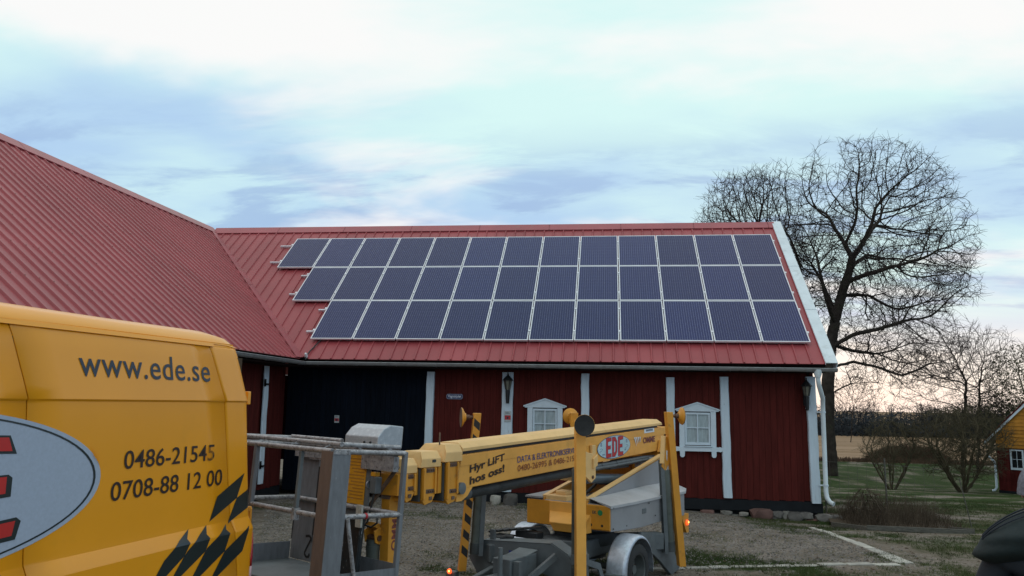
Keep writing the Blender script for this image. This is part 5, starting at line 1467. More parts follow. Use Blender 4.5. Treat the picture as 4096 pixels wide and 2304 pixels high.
wheel(P, 'wheel', 0, .70, .295, .185, 1)
wheel(P, 'wheel', 0, -.70, .295, .185, -1)
fender(.56, .81, 1); fender(-.81, -.56, -1)
MB().b2((.36, .58, .19), (.44, .80, .30)).build('fender_step', GREYC, P, bevel=.004)
mb = MB()
for k in range(6): mb.beam((.80 - k * .035, -.72 + k * .07, .66 + .01 * k), (.50 - k * .01, -.66 + k * .085, .665 + .01 * k), .045, .022)
mb.build('ribbed_mat', PLASTB, P)
MB().b2((.86, -.70, .615), (.62, -.46, .63)).b2((.60, -.50, .60), (.45, -.20, .67)).tube([(.9, -.5, .62), (.86, -.44, .64), (.84, -.36, .63)], .028, 8).build('wheel_chock', PLASTB, P, bevel=.006)
MB().b2((.93, -.60, .60), (.96, -.54, .72)).build('lug', GREYC, P)

# outriggers, folded up
def outrigger(bx, by, tx, ty, z0, z1, outd, yaw, stripes, mat=LIFTYD, hoseside=1, cyl=(0, 0), dark=False):
    """box leg hinged at the chassis corner, foot disc at the top facing outwards"""
    b = Vector((bx, by, z0)); t = Vector((tx, ty, z1)); d = (t - b).normalized(); o = Vector((outd[0], outd[1], 0)).normalized()
    sd = d.cross(o).normalized(); w, dpt = .105, .085
    def box_(p, q, w_, d_): 
        ps = []
        for c in (p, q): ps += [c - sd * w_ / 2 - o * d_ / 2, c + sd * w_ / 2 - o * d_ / 2, c + sd * w_ / 2 + o * d_ / 2, c - sd * w_ / 2 + o * d_ / 2]
        return ps
    mb = MB(); mb.add(box_(b, t, w, dpt), [(0, 1, 2, 3), (7, 6, 5, 4), (0, 4, 5, 1), (1, 5, 6, 2), (2, 6, 7, 3), (3, 7, 4, 0)])
    leg = mb.build('outrigger', mat, P, bevel=.005, seg=2); fix(leg.data)
    c = t - d * .05 + o * .13
    MB().tube([t - d * .05 + o * .04, t - d * .05 + o * .10], .020, 10).tube([t - d * .05 + o * .085, c], .032, 10).build('ball_joint', BOLT, leg, smooth=True)
    ft = MB().lathe([(0, -.035), (.045, -.033), (.05, -.022), (.078, -.008), (.106, .008), (.112, .020), (.106, .024)], c + o * .03, o, 28).build('foot', LIFTYD if not dark else LIFTY, leg, smooth=True, angle=50)
    MB().lathe([(.111, .016), (.109, .026), (.06, .012), (.03, .016), (0, .016)], c + o * .03, o, 28).build('foot_pad', TYRE if dark else RUSTP, ft, smooth=True)
    if stripes:
        side = stripes; L_ = (t - b).length; face = sd * side; n = int(L_ / .19)
        mb = MB(); k0 = .02
        for k in range(n):
            s0 = .16 + k * .175; s1 = s0 + .085
            if s1 > L_ - .04: break
            e = face * (w / 2 + .002)
            mb.add([b + d * (s0 - .015) + e - o * .038, b + d * (s0 + .045) + e + o * .034, b + d * (s1 + .045) + e + o * .034, b + d * (s1 - .015) + e - o * .038], [(0, 1, 2, 3)])
        mb.build('hazard_stripe', BLACKP, leg)
    # hydraulic cylinder alongside, on the inner side
    q = b + d * (z1 - z0) * .02 - o * .12; r_ = b + d * 1.28 - o * .085
    cy = MB().tube([b + d * .22 - o * .125, b + d * 1.18 - o * .10], .052, 16).build('leg_cylinder', CYLG, leg, smooth=True, angle=40)
    MB().tube([b + d * .18 - o * .127, b + d * .30 - o * .123], .058, 16).build('cylinder_collar', GREYD, cy, smooth=True, angle=40)
    MB().tube([b + d * 1.18 - o * .10, b + d * 1.42 - o * .07], .018, 10).build('piston_rod', ALU, cy, smooth=True)
    for s in (-1, 1): MB().beam(b + d * .16 - o * .19 + sd * s * .035, b + d * 1.30 - o * .15 + sd * s * .035, .012, .05, up=o).build('guide_rail', GREYC, cy)
    return leg, b, t, d, o, sd


legA, *_ = outrigger(1.21, -.80, 1.12, -.70, .28, 2.02, (1, -1), 0, 1)
MB().lathe([(0, .02), (.026, .016), (.03, 0)], (1.30, -.90, .275), (1, 0, 0), 14).build('marker_lamp', AMBER, P, smooth=True); MB().lathe([(0, .025), (.012, .021)], (1.30, -.895, .28), (1, 0, 0), 8).build('lamp_core', AMBERC, P)
MB().b2((1.20, -.96, .15), (1.28, -.84, .27)).b2((1.14, -.90, .12), (1.24, -.70, .19)).build('lamp_bracket', GREYC, P, bevel=.008)
legB, *_ = outrigger(1.16, .69, 1.10, .64, .16, 1.975, (1, 1), 0, 1, LIFTY, dark=True)
legC, bC, tC, dC, oC, sC = outrigger(-1.20, .80, -1.08, .70, .16, 2.06, (-1, 1), 0, 0)
MB().tube([(2.44, .0, 1.262), (.20, .0, 1.345)], .062, 16).build('underslung_ram', GREYD, P, smooth=True, angle=40)
MB().tube([(2.30, .0, 1.267), (2.20, .0, 1.271)], .070, 16).build('ram_collar', GREYC, P, smooth=True, angle=40)
mb = MB()
for s in (-1, 1): mb.prism([(2.55, s * .128, 1.345), (2.30, s * .128, 1.345), (2.38, s * .128, 1.265), (2.47, s * .128, 1.225), (2.55, s * .128, 1.225)], (0, s * .02, 0))
mb.build('boom_foot', LIFTY, P)
legD, *_ = outrigger(-1.20, -.78, -1.10, -.70, .20, 2.02, (-1, -1), 0, 1)
MB().prism([(-1.02, .66, 1.72), (-1.14, .71, 1.80), (-1.15, .735, 1.55), (-1.02, .68, 1.32), (-.96, .66, 1.38)], (-.02, -.03, 0)).build('gusset', LIFTYD, legC)
MB().beam((-.955, .66, 1.42), (-1.01, .66, 1.76), .05, .03).build('gusset', LIFTYP, legC)
MB().prism([(-1.00, -.62, 1.72), (-1.08, -.66, 1.72), (-1.10, -.66, 1.30), (-.92, -.60, 1.32)], (0, .03, 0)).build('gusset', LIFTYD, legD)
MB().prism([(.90, -.60, 1.74), (1.02, -.66, 1.74), (1.06, -.66, 1.30), (.80, -.56, 1.32)], (0, .03, 0)).build('gusset', LIFTY, legA)
for g in (legB,): MB().b2((1.07, .60, 1.30), (1.13, .68, 1.44)).b2((1.00, .56, .50), (1.13, .70, .60)).build('gusset', GREYC, g)

# work basket ----------------------------------------------------------------
bN, bR, bL = Vector((4.185, .204, 1.258)), Vector((3.458, .275, 1.216)), Vector((4.04, -1.265, 1.273))
eS = (bR - bN); SLn = eS.length; eS.normalize(); eL = (bL - bN); LLn = eL.length; eL.normalize()
eU = eS.cross(eL).normalized(); eU = eU if eU.z > 0 else -eU


def q(a, b, h):
    """basket frame: a across (0 near, SLn boom side), b along, h above the floor"""
    return bN + eS * a + eL * b + eU * (h - .55)


bk_ = MB(); bk_.prism([q(0, 0, .0), q(SLn, 0, .0), q(SLn, LLn, .0), q(0, LLn, .0)], -eU * .03)
basket = bk_.build('basket', GREYC, P, bevel=.005); fix(basket.data)
def rail(pts, r=.021, mat=GALVT, name='rail'):
    return MB().tube([q(*p) for p in pts], r, 12).build(name, mat, basket, smooth=True, angle=50)
TR = 1.045
for h in (TR, .55):
    rail([(.0, .03, h), (.0, LLn, h)]); rail([(0, 0, h), (SLn, 0, h)]); rail([(SLn, .0, h), (SLn, LLn, h)]); rail([(0, LLn, h), (SLn, LLn, h)])
rail([(.06, -.0, TR + .055), (.06, LLn + .02, TR + .055)], .019); rail([(.05, .03, TR + .055), (SLn - .02, .05, TR + .045)], .019)
rail([(.06, LLn, TR + .055), (SLn - .05, LLn, TR + .055)], .019); rail([(SLn - .10, LLn, TR + .065), (SLn - .10, .72, TR + .065)], .019)
for b_ in (.18, .62, 1.05): MB().beam(q(.0, b_, TR + .005), q(.058, b_ - .05, TR + .05), .028, .008).build('strut', GALVT, basket)
for a_, b_ in ((.30, 0), (.62, 0)): MB().beam(q(a_, .0, TR + .005), q(a_ - .06, .055, TR + .05), .028, .008).build('strut', GALVT, basket)
for a, b_, m_ in ((SLn, 0, PLATEG), (0, 1.06, PLATEG), (0, LLn, GREYC)):
    MB().beam(q(a, b_, 0), q(a, b_, TR + .012), .040, .040, up=eL).build('corner_post', m_, basket, bevel=.004)
MB().beam(q(0, .42, .55), q(0, .42, TR - .02), .032, .032, up=eL).build('gate_post', GREYC, basket, bevel=.003)
MB().tube([q(0, .42, .58), q(.0, .42, .49)], .034, 12).build('gate_joint', GALVT, basket, smooth=True)
# folded sheet column at the near corner: brown face towards the gate, grey face towards the side
MB().prism([q(-.026, -.01, -.35), q(-.026, -.01, TR + .0), q(-.026, .13, TR + .0), q(-.026, .13, -.35)], eS * .006).build('corner_sheet', PLATEB, basket)
MB().prism([q(-.026, -.012, -.35), q(-.026, -.012, TR + .0), q(.130, -.030, TR + .0), q(.130, -.030, -.35)], -eL * .006).build('corner_sheet', PLATEG, basket)
MB().prism([q(-.03, -.02, TR - .02), q(.12, -.034, TR - .02), q(.12, -.034, TR + .015), q(-.03, -.02, TR + .015)], -eL * .004).build('paint_lump', GALVT, basket)
mb = MB(); mb.prism([q(SLn + .03, 1.190, .17), q(SLn + .03, 1.190, TR - .03), q(SLn + .03, 1.490, TR - .03), q(SLn + .03, 1.490, .17)], eS * .006)
mb.prism([q(SLn + .035, 1.190, .12), q(SLn + .035, 1.190, TR - .03), q(SLn + .065, 1.170, TR - .03), q(SLn + .065, 1.170, .12)], eL * .006)
sc = mb.build('sheet_column', PLATEG, basket)
MB().prism([q(SLn + .028, 1.175, .17), q(SLn + .028, 1.175, .85), q(SLn + .028, 1.190, .85), q(SLn + .028, 1.190, .17)], eS * .008).prism([q(SLn + .028, 1.490, .17), q(SLn + .028, 1.490, .85), q(SLn + .028, 1.505, .85), q(SLn + .028, 1.505, .17)], eS * .008).build('rubber_edge', PLASTB, sc)
# kick boards, flared where they meet the column
mb = MB(); F1 = lambda b, h: q(SLn + .028, b, h)
mb.prism([F1(.02, .0), F1(.02, .15), F1(1.02, .15), F1(1.12, .17), F1(1.18, .24), F1(1.495, .24), F1(1.495, .0)], eS * .005)
mb.prism([q(.02, LLn - .01, 0), q(.02, LLn - .01, .15), q(SLn, LLn - .01, .15), q(SLn, LLn - .01, 0)], eL * .005)
mb.prism([q(.13, -.01, 0), q(.13, -.01, .13), q(SLn, -.01, .13), q(SLn, -.01, 0)], -eL * .004)
mb.build('kick_board', PLATEG, basket)
mb = MB()
squ = [(1.28, .215), (1.22, .225), (1.195, .20), (1.215, .165), (1.25, .11), (1.275, .065), (1.245, .035), (1.20, .045), (1.205, .07)]
for (a, b_), (c_, d_) in zip(squ, squ[1:]):
    L_ = math.hypot(c_ - a, d_ - b_); w_ = .011; nx, nz = -(d_ - b_) / L_ * w_, (c_ - a) / L_ * w_
    mb.add([q(SLn + .0265, a + nx, b_ + nz), q(SLn + .0265, c_ + nx, d_ + nz), q(SLn + .0265, c_ - nx, d_ - nz), q(SLn + .0265, a - nx, b_ - nz)], [(0, 1, 2, 3)])
mb.build('painted_digit', BLACKP, sc)
for a, b_, w_ in ((1.10, 1.14, .20),):      # shelf strip under the top rail
    MB().prism([q(SLn - .02, a - .12, TR - .13), q(SLn - .02, b_ + .14, TR - .13), q(SLn - .02, b_ + .14, TR - .02), q(SLn - .02, a - .12, TR - .02)], eS * .03).build('shelf_edge', GALVT, basket)
MB().prism([q(SLn - .03, .92, TR - .115), q(SLn - .03, 1.50, TR - .115), q(SLn - .03, 1.50, TR - .03), q(SLn - .03, .92, TR - .03)], eS * .02).build('tool_tray', GALVT, basket)
MB().prism([q(SLn - .03, .10, TR - .16), q(SLn - .03, .52, TR - .16), q(SLn - .03, .52, TR - .035), q(SLn - .03, .10, TR - .035)], eS * .06).build('tool_tray', GALVT, basket)
# control box with a sloping two-face lid
cb_ = MB(); A = [(.02, .0), (.02, .085), (.08, .155), (.15, .190), (.30, .185), (.30, 0)]
lo = [q(SLn - .15 + x, .21, TR + .035 + z) for x, z in A]
cb_.prism(lo, eL * .44)
o = cb_.build('control_box', CTRLBOX, basket, bevel=.008, seg=2); fix(o.data)
MB().prism([q(SLn + .045, .23, TR + .02), q(SLn + .045, .61, TR + .02), q(SLn + .10, .61, TR + .02), q(SLn + .10, .23, TR + .02)], eU * .016).build('box_foot', GREYC, o)
for b_ in (.30, .38): MB().lathe([(0, .012), (.010, .010), (.012, -.004)], q(SLn - .130, b_, TR + .07), -eS, 8).build('latch', PLASTB, o)
# instruction plate on its grey carrier
MB().prism([q(SLn + .012, 0.430, TR - .48), q(SLn + .012, 0.450, TR - .57), q(SLn + .012, 0.730, TR - .57), q(SLn + .012, 0.750, TR - .48), q(SLn + .012, 0.750, TR - .04), q(SLn + .012, 0.430, TR - .04)], eS * .01).build('plate_carrier', GREYC, basket)
pl_ = MB().prism([q(SLn + .005, 0.485, TR - .47), q(SLn + .005, 0.730, TR - .47), q(SLn + .005, 0.730, TR - .05), q(SLn + .005, 0.485, TR - .05)], eS * .005).build('instruction_plate', ORPLATE, basket)
mb = MB()
for k in range(13):
    h_ = TR - .09 - k * .028; e_ = .40 - (.03 if k % 4 == 3 else 0) - (.06 if k % 5 == 4 else 0)
    mb.prism([q(SLn + .0035, 0.500, h_), q(SLn + .0035, e_ + .31, h_), q(SLn + .0035, e_ + .31, h_ + .009), q(SLn + .0035, 0.500, h_ + .009)], eS * .001)
tag(mb.build('plate_text', PLTEXT, pl_), kind='stuff')
MB().prism([q(SLn + .014, 0.510, -.0), q(SLn + .014, 0.510, TR - .57), q(SLn + .014, 0.640, TR - .57), q(SLn + .014, 0.640, .0)], eS * .03).build('plate_stand', PLATEG, basket)
for s, (a, b_) in enumerate(((.15, .21), (.40, .33))): MB().beam(q(SLn + .02, a + .31, .48), q(SLn + .02, b_ + .31, .18), .012, .03).build('stand_brace', PLATEB, basket)
MB().prism([q(SLn - .12, 0.300, .02), q(SLn - .12, 0.680, .02), q(SLn - .12, 0.660, .50), q(SLn - .12, 0.280, .52)], -eS * .05).build('black_bucket', BLACKSPL, basket, bevel=.01)
MB().prism([q(SLn - .172, 0.260, .42), q(SLn - .172, 0.330, .42), q(SLn - .172, 0.340, .60), q(SLn - .172, 0.270, .60)], -eS * .02).build('brush_head', PALESTONE, basket)
MB().tube([q(.16, -.03, .54), q(.30, -.03, .0)], .016, 10).build('brace', GALVT, basket, smooth=True)
MB().tube([q(SLn + .06, .14, TR - .12), q(SLn + .06, .58, .44)], .018, 10).build('brace', RUSTP, basket, smooth=True)
sk = MB().prism([q(SLn - .02, 0.315, TR - .36), q(SLn - .02, 0.395, TR - .36), q(SLn - .02, 0.395, TR - .22), q(SLn - .02, 0.315, TR - .22)], eS * .07).build('socket_box', GREYC, basket, bevel=.005)
MB().lathe([(0, .02), (.03, .02), (.034, .0)], q(SLn - .0, 0.415, TR - .29), eL, 16).build('socket_cap', GALV, sk, smooth=True)
MB().prism([q(SLn - .02, 0.330, TR - .215), q(SLn - .02, 0.390, TR - .215), q(SLn - .02, 0.390, TR - .18), q(SLn - .02, 0.330, TR - .18)], eS * .05).build('socket_lid', ORPLATE, sk)
MB().tube([q(SLn + .0, 0.350, TR - .36), q(SLn - .01, 0.360, TR - .48), q(SLn - .02, 0.380, TR - .60), q(SLn - .01, 0.420, TR - .63), q(SLn + .01, 0.360, TR - .64), q(SLn + .02, 0.300, TR - .60), q(SLn + .03, 0.320, TR - .52)], .009, 8).build('cable', PLASTB, basket, smooth=True)
MB().lathe([(.0225, -.012), (.026, 0), (.0225, .012)], q(.36, 0, .55), eS, 12).build('red_tape', SIGNRED, basket, smooth=True)
MB().prism([q(SLn - .01, .80, .545), q(SLn - .01, .745, .545), q(SLn - .01, .745, .465), q(SLn - .01, .80, .465)], -eS * .003).build('white_tag', INKW, basket)

# ------------------------------------------------------------------ bare trees
def tree_mesh(name, polylines, mat, parent=None, kind=None, smooth=True):
    """polylines: list of (points, radii, sides) joined into one branching mesh"""
    mb = MB()
    for pts, rs, n in polylines: mb.tube(pts, rs, n, cap=False)
    return mb.build(name, mat, parent, smooth=smooth, kind=kind, angle=80)


def wander(p0, p1, n, amp, rnd):
    p0 = Vector(p0); p1 = Vector(p1); L_ = (p1 - p0).length; out = []
    ph = rnd.uniform(0, 100)
    for i in range(n + 1):
        t = i / n; w = sin(pi * t) ** .6 * amp * L_
        out.append(p0.lerp(p1, t) + Vector((mnoise.noise(Vector((ph, t * 3, 0))), mnoise.noise(Vector((ph, 5, t * 3))), mnoise.noise(Vector((9, ph, t * 3))))) * w)
    return out


def colonize(limbs, attractors, step, infl, kill, rnd, iters=160, wiggle=.25, persist=.55):
    """space colonisation from hand-set limbs; limbs: list of point lists, each starting on an earlier one"""
    P = []; par = []
    for limb in limbs:
        prev = None
        for i, p in enumerate(limb):
            p = Vector(p)
            if i == 0 and P:
                prev = min(range(len(P)), key=lambda k: (P[k] - p).length_squared); continue
            if prev is not None:
                q0 = P[prev]; d = p - q0; m = max(1, int(d.length / step))
                for k in range(1, m + 1):
                    w = Vector([rnd.uniform(-1, 1) for _ in range(3)]) * step * wiggle * .5
                    P.append(q0 + d * k / m + (w if k < m else Vector((0, 0, 0)))); par.append(prev); prev = len(P) - 1
            else:
                P.append(p); par.append(-1); prev = len(P) - 1
    A = [Vector(a) for a in attractors]; alive = [True] * len(A)
    fresh = 0
    near = [None] * len(A); nd = [1e9] * len(A)
    kp = {}; stale = [0] * len(A)
    kd = kdtree.KDTree(len(P))
    for i, p in enumerate(P): kd.insert(p, i)
    kd.balance()
    for i, a in enumerate(A):
        _, k, d = kd.find(a); near[i] = k; nd[i] = d
    for it in range(iters):
        pull = {}
        for i, a in enumerate(A):
            if alive[i] and nd[i] < infl: pull.setdefault(near[i], []).append(i)
        if not pull: break
        new = []; kidpos = kp
        for k, lst in pull.items():
            d = Vector((0, 0, 0))
            for i in lst: d += (A[i] - P[k]).normalized()
            d.normalize()
            if par[k] >= 0: d += (P[k] - P[par[k]]).normalized() * persist
            d += Vector([rnd.uniform(-1, 1) for _ in range(3)]) * wiggle + Vector((0, 0, .06))
            if d.length < 1e-3: continue
            q_ = P[k] + d.normalized() * step
            if any((q_ - c_).length < step * .45 for c_ in kidpos.get(k, ())) or len(kidpos.get(k, ())) > 2:
                for i in lst: stale[i] += 1
                continue
            new.append((q_, k)); kidpos.setdefault(k, []).append(q_)
        n0 = len(P)
        for q_, k in new: P.append(q_); par.append(k)
        kd = kdtree.KDTree(len(P) - n0)
        for i in range(n0, len(P)): kd.insert(P[i], i)
        kd.balance()
        for i, a in enumerate(A):
            if not alive[i]: continue
            _, k, d = kd.find(a)
            if k is not None and d < nd[i]: nd[i] = d; near[i] = k
            if nd[i] < kill or stale[i] > 2: alive[i] = False
    return P, par


def skeleton_to_lines(P, par, r_tip, expo, r_max, rnd, twigs=2, twig_len=.5, twig_r=.008, thin=.03):
    n = len(P); kids = [[] for _ in range(n)]
    for i, p in enumerate(par):
        if p >= 0: kids[p].append(i)
    rad = [0.0] * n
    for i in range(n - 1, -1, -1):
        pass
    order = []; st = [i for i in range(n) if par[i] < 0]
    while st:
        k = st.pop(); order.append(k); st.extend(kids[k])
    for k in reversed(order):
        rad[k] = r_tip if not kids[k] else sum(rad[c] ** expo for c in kids[k]) ** (1 / expo)
    s = min(1.0, r_max / max(rad)); rad = [max(r_tip * .7, r * (s if r > r_tip * 3 else 1)) for r in rad]
    lines = []; st = [(i, None) for i in range(n) if par[i] < 0]
    while st:
        k, fr = st.pop(); pts = [P[fr], P[k]] if fr is not None else [P[k]]; rs = ([min(rad[fr], rad[k] * 1.25)] if fr is not None else []) + [rad[k]]
        while kids[k]:
            c = max(kids[k], key=lambda j: rad[j])
            for j in kids[k]:
                if j != c: st.append((j, k))
            k = c; pts.append(P[k]); rs.append(rad[k])
        if len(pts) > 1:
            m = max(rs); lines.append((pts, rs, 10 if m > .15 else (6 if m > .06 else (4 if m > .025 else 3))))
    tw = []
    for k in range(n):
        if rad[k] < thin and par[k] >= 0:
            d = (P[k] - P[par[k]]).normalized()
            for _ in range(twigs if kids[k] else twigs + 2):
                v = (d * rnd.uniform(.3, 1.1) + Vector([rnd.uniform(-1, 1) for _ in range(3)]) * .9 + Vector((0, 0, .15))).normalized()
                L_ = twig_len * rnd.uniform(.4, 1.2); mid = P[k] + v * L_ * .5 + Vector([rnd.uniform(-1, 1) for _ in range(3)]) * L_ * .10
                tw.append(([P[k], mid, mid + (v + Vector([rnd.uniform(-1, 1) for _ in range(3)]) * .35).normalized() * L_ * .5], [twig_r, twig_r * .8, twig_r * .35], 3))
    return lines, tw


def blob(rnd, c, r, n, shell=0.0):
    out = []
    while len(out) < n:
        v = Vector([rnd.uniform(-1, 1) for _ in range(3)])
        l = v.length
        if l > 1 or l < shell * rnd.random(): continue
        out.append(Vector((c[0] + v.x * r[0], c[1] + v.y * r[1], c[2] + v.z * r[2])))
    return out


# large oak: local frame u to the right, d away, z up from its foot; one unit is a metre
K = .0224


def og(vx, vy, d=0.0): return Vector(((vx - 2085) * K, d, (1188 - vy) * K))


rt = random.Random(11)
oak = thing('oak_tree', 'large spreading bare oak behind the right end of the barn', 'tree', (11.98, 46.83, -1.42), radians(7.0), group='bare trees behind the barn')
limbs = [[og(2092, 1200), og(2088, 1060), og(2092, 960), og(2100, 900, .1), og(2112, 840, .2), og(2128, 780, .2), (og(2140, 735, .1)), og(2155, 690), og(2166, 650)],
         [og(2166, 650), og(2156, 612, .3), og(2135, 565, .6), og(2126, 530, .9)], [og(2156, 612, .3), og(2172, 560, -.3), og(2176, 525, -.5)],
         [og(2166, 650), og(2190, 612, -.3), og(2210, 565, -.5), og(2218, 525, -.7)], [og(2190, 612, -.3), og(2225, 575, .4), og(2252, 548, .9)],
         [og(2155, 690), og(2190, 655, .8), og(2235, 628, 1.6)],
         [og(2148, 715), og(2190, 695, -1.0), og(2245, 680, -1.7)],
         [og(2135, 750), og(2180, 738, .9), og(2235, 735, 1.6)],
         [og(2105, 880), og(2150, 848, -.6), og(2200, 836, -1.0), og(2262, 815, -1.5)],
         [og(2095, 930), og(2150, 915, -.4), og(2200, 928, -.8), og(2250, 948, -1.2)],
         [og(2110, 870), og(2165, 884, .6), og(2230, 890, 1.0)],
         [og(2100, 900), og(2090, 840, .8), og(2082, 780, 1.4), og(2060, 735, 2.0)],
         [og(2115, 830), og(2135, 760, 1.4), og(2122, 700, 2.0), og(2108, 655, 2.4)],
         [og(2118, 820), og(2078, 760, -1.0), og(2055, 700, -1.6)],
         [og(2088, 1000), og(2120, 985, .3), og(2160, 968, .5), og(2150, 930, .7)]]
att = blob(rt, og(2215, 600), (250 * K, 4.6, 262 * K), 6200, .70)
att += blob(rt, og(2300, 720), (175 * K, 4.2, 140 * K), 2000, .6) + blob(rt, og(2270, 860), (170 * K, 3.2, 70 * K), 1300, .5)
att += blob(rt, og(2070, 660), (130 * K, 3.5, 130 * K), 1700, .5) + blob(rt, og(2280, 940), (140 * K, 2.6, 50 * K), 700, .4)
att += blob(rt, og(2400, 640), (75 * K, 3, 90 * K), 350, .3) + blob(rt, og(2130, 410), (80 * K, 3, 60 * K), 350, .3) + blob(rt, og(2420, 760), (60 * K, 2.5, 60 * K), 250, .3)
att = [a for a in att if a.z > 3.4 and mnoise.noise(a * .42) > -.16 and a.x < 9.4 + 1.2 * mnoise.noise(a * .8)]
PP, pr_ = colonize(limbs, att, .22, 2.2, .25, rt, 150, .20, .75)
ln, tw = skeleton_to_lines(PP, pr_, .0105, 2.25, .55, rt, 1, .62, .0098, .022)
tree_mesh('trunk', ln, BARK, oak); tree_mesh('twigs', tw, TWIG, oak, smooth=False)

oak2 = thing('oak_tree', 'second bare tree leaning left behind the barn ridge, left of the large oak', 'tree', (11.74, 48.8, -1.50), radians(7.0), group='bare trees behind the barn')
rt = random.Random(5)
limbs = [[og(2070, 1200), og(2075, 1050), og(2078, 930), og(2074, 850), og(2060, 780), og(2030, 715), og(1995, 670), og(1965, 630), og(1950, 590)],
         [og(2060, 780), og(2050, 720, -1), og(2040, 660, -1.5), og(2010, 600, -2)], [og(1995, 670), og(1950, 645, .8), og(1915, 620, 1.2)],
         [og(1960, 625), og(1930, 600, -1.0)]]
att = blob(rt, og(1925, 515), (122 * K, 3.2, 120 * K), 2300, .6) + blob(rt, og(1845, 560), (70 * K, 2, 60 * K), 400, .3) + blob(rt, og(1990, 430), (60 * K, 2, 50 * K), 300, .3) + blob(rt, og(2000, 640), (90 * K, 3, 110 * K), 1300, .4)
PP, pr_ = colonize(limbs, att, .22, 2.2, .25, rt, 150, .20, .75)
ln, tw = skeleton_to_lines(PP, pr_, .0105, 2.25, .40, rt, 1, .62, .0095, .022)
tree_mesh('trunk', ln, BARK, oak2); tree_mesh('twigs', tw, TWIG, oak2, smooth=False)


def small_tree(name, label, cat, loc, h, crown, n, seed, trunks=1, r_max=.2, bark=BARK, twig=TWIG, group=None, step=.3, twl=.5, twr=.011, low=.3, leaf=None, kill=.5, tw_n=1):
    r = random.Random(seed); t = thing(name, label, cat, loc, group=group)
    limbs = []
    for k in range(trunks):
        a = 2 * pi * k / max(1, trunks) + r.uniform(-.4, .4); b = Vector((cos(a) * .12 * (trunks > 1), sin(a) * .12 * (trunks > 1), 0)) if trunks > 1 else Vector((0, 0, 0))
        sp = (.30 if trunks > 1 else .06) * h
        limbs.append([b, b + Vector((cos(a) * sp * .35, sin(a) * sp * .35, h * low * .55)), b + Vector((cos(a) * sp, sin(a) * sp, h * (low + .25)))])
    att = []
    for c, rr, m in crown: att += blob(r, c, rr, m, .4)
    # each extra stem starts at its own foot
    P = []; par = []
    allP = []; allpar = []
    for l in limbs:
        o0 = len(allP)
    PPx, parx = colonize([limbs[0]], [a for a in att], step, 4.0, kill, r, 90, .4) if trunks == 1 else (None, None)
    if trunks == 1: ln, tw = skeleton_to_lines(PPx, parx, .010, 2.2, r_max, r, tw_n, twl, twr, .03)
    else:
        ln, tw = [], []
        share = [[] for _ in limbs]
        for a_ in att: share[min(range(len(limbs)), key=lambda k: (limbs[k][2] - a_).length)].append(a_)
        for l, sh in zip(limbs, share):
            pp, pa = colonize([l], sh, step, 4.0, kill, r, 60, .4); l1, t1 = skeleton_to_lines(pp, pa, .008, 2.2, r_max, r, tw_n, twl, twr, .03); ln += l1; tw += t1
    tree_mesh('trunk' if trunks == 1 else 'stems', ln, bark, t); tree_mesh('twigs', tw, twig, t, smooth=False)
    if leaf:
        mb = MB()
        for k in range(leaf[1]):
            c, rr, m = crown[k % len(crown)]; p = blob(r, c, rr, 1, .5)[0]; s_ = r.uniform(.05, .11)
            u = Vector([r.uniform(-1, 1) for _ in range(3)]).normalized(); v = u.orthogonal().normalized()
            mb.add([p + u * s_, p + v * s_ * .6, p - u * s_, p - v * s_ * .6], [(0, 1, 2, 3)])
        tag(mb.build('leaves', leaf[0], t), kind='stuff')
    return t


def gz(x, y): return hgt(x, y)


# trees right of the oak, beyond the lawn
small_tree('bare_tree', 'tall bare twin-stemmed tree beyond the lawn, left of the yellow-gabled shed', 'tree', (23.6, 58.5, gz(23.6, 58.5) - .1), 10.5, [((-.6, 0, 7.9), (3.4, 3, 3.1), 1500), ((-.6, 0, 5.0), (3.9, 2.8, 2.0), 800)], 0, 21, 1, .24, group='bare trees beyond the lawn', low=.34, twl=.8)
small_tree('bare_tree', 'bare tree with dark ivy-thick crown right of the twin-stemmed tree', 'tree', (24.5, 58.2, gz(24.5, 58.2) - .1), 9.5, [((1.0, 0, 7.2), (2.8, 2.6, 2.9), 1000), ((1.2, 0, 4.4), (2.9, 2.4, 1.9), 600)], 0, 23, 1, .22, group='bare trees beyond the lawn', low=.34, twl=.8)
small_tree('bare_tree', 'bushy olive-brown tree above the yellow-gabled shed', 'tree', (27.6, 57.6, gz(27.6, 57.6) - .1), 8.8, [((0, 0, 6.4), (2.6, 2.4, 2.4), 1400), ((0, 0, 3.2), (3.2, 2.4, 2.2), 900)], 0, 25, 1, .2, bark=OLIVE, twig=OLIVE, group='bare trees beyond the lawn', low=.2, leaf=(OLIVE, 3800), tw_n=2)
small_tree('bare_tree', 'dense dark thicket tree just left of the shed gable', 'tree', (26.3, 59.6, gz(26.3, 59.6) - .1), 5.5, [((0, 0, 3.2), (3.4, 2.2, 2.3), 900)], 0, 27, 1, .15, bark=OLIVE, twig=OLIVE, group='bare trees beyond the lawn', low=.2, leaf=(WOODS, 3500), tw_n=2)
# tree standing in front of the far wood, seen beside the barn corner
small_tree('bare_tree', 'round-crowned bare tree before the far wood beside the barn corner', 'tree', (42.6, 151, gz(42.6, 151)), 10, [((0, 0, 8.2), (4.8, 3.5, 3.6), 1200)], 0, 31, 1, .42, group='trees at the far side of the field', step=.5, twl=1.3, twr=.03, low=.35, kill=.8)
small_tree('bare_tree', 'small pale bare crown rising over the far wood, right of the round one', 'tree', (53.0, 172, gz(53.0, 172)), 9, [((0, 0, 8.2), (3.0, 2.5, 2.8), 420)], 0, 33, 1, .3, group='trees at the far side of the field', step=.5, twl=1.2, twr=.03, low=.4, kill=.9)
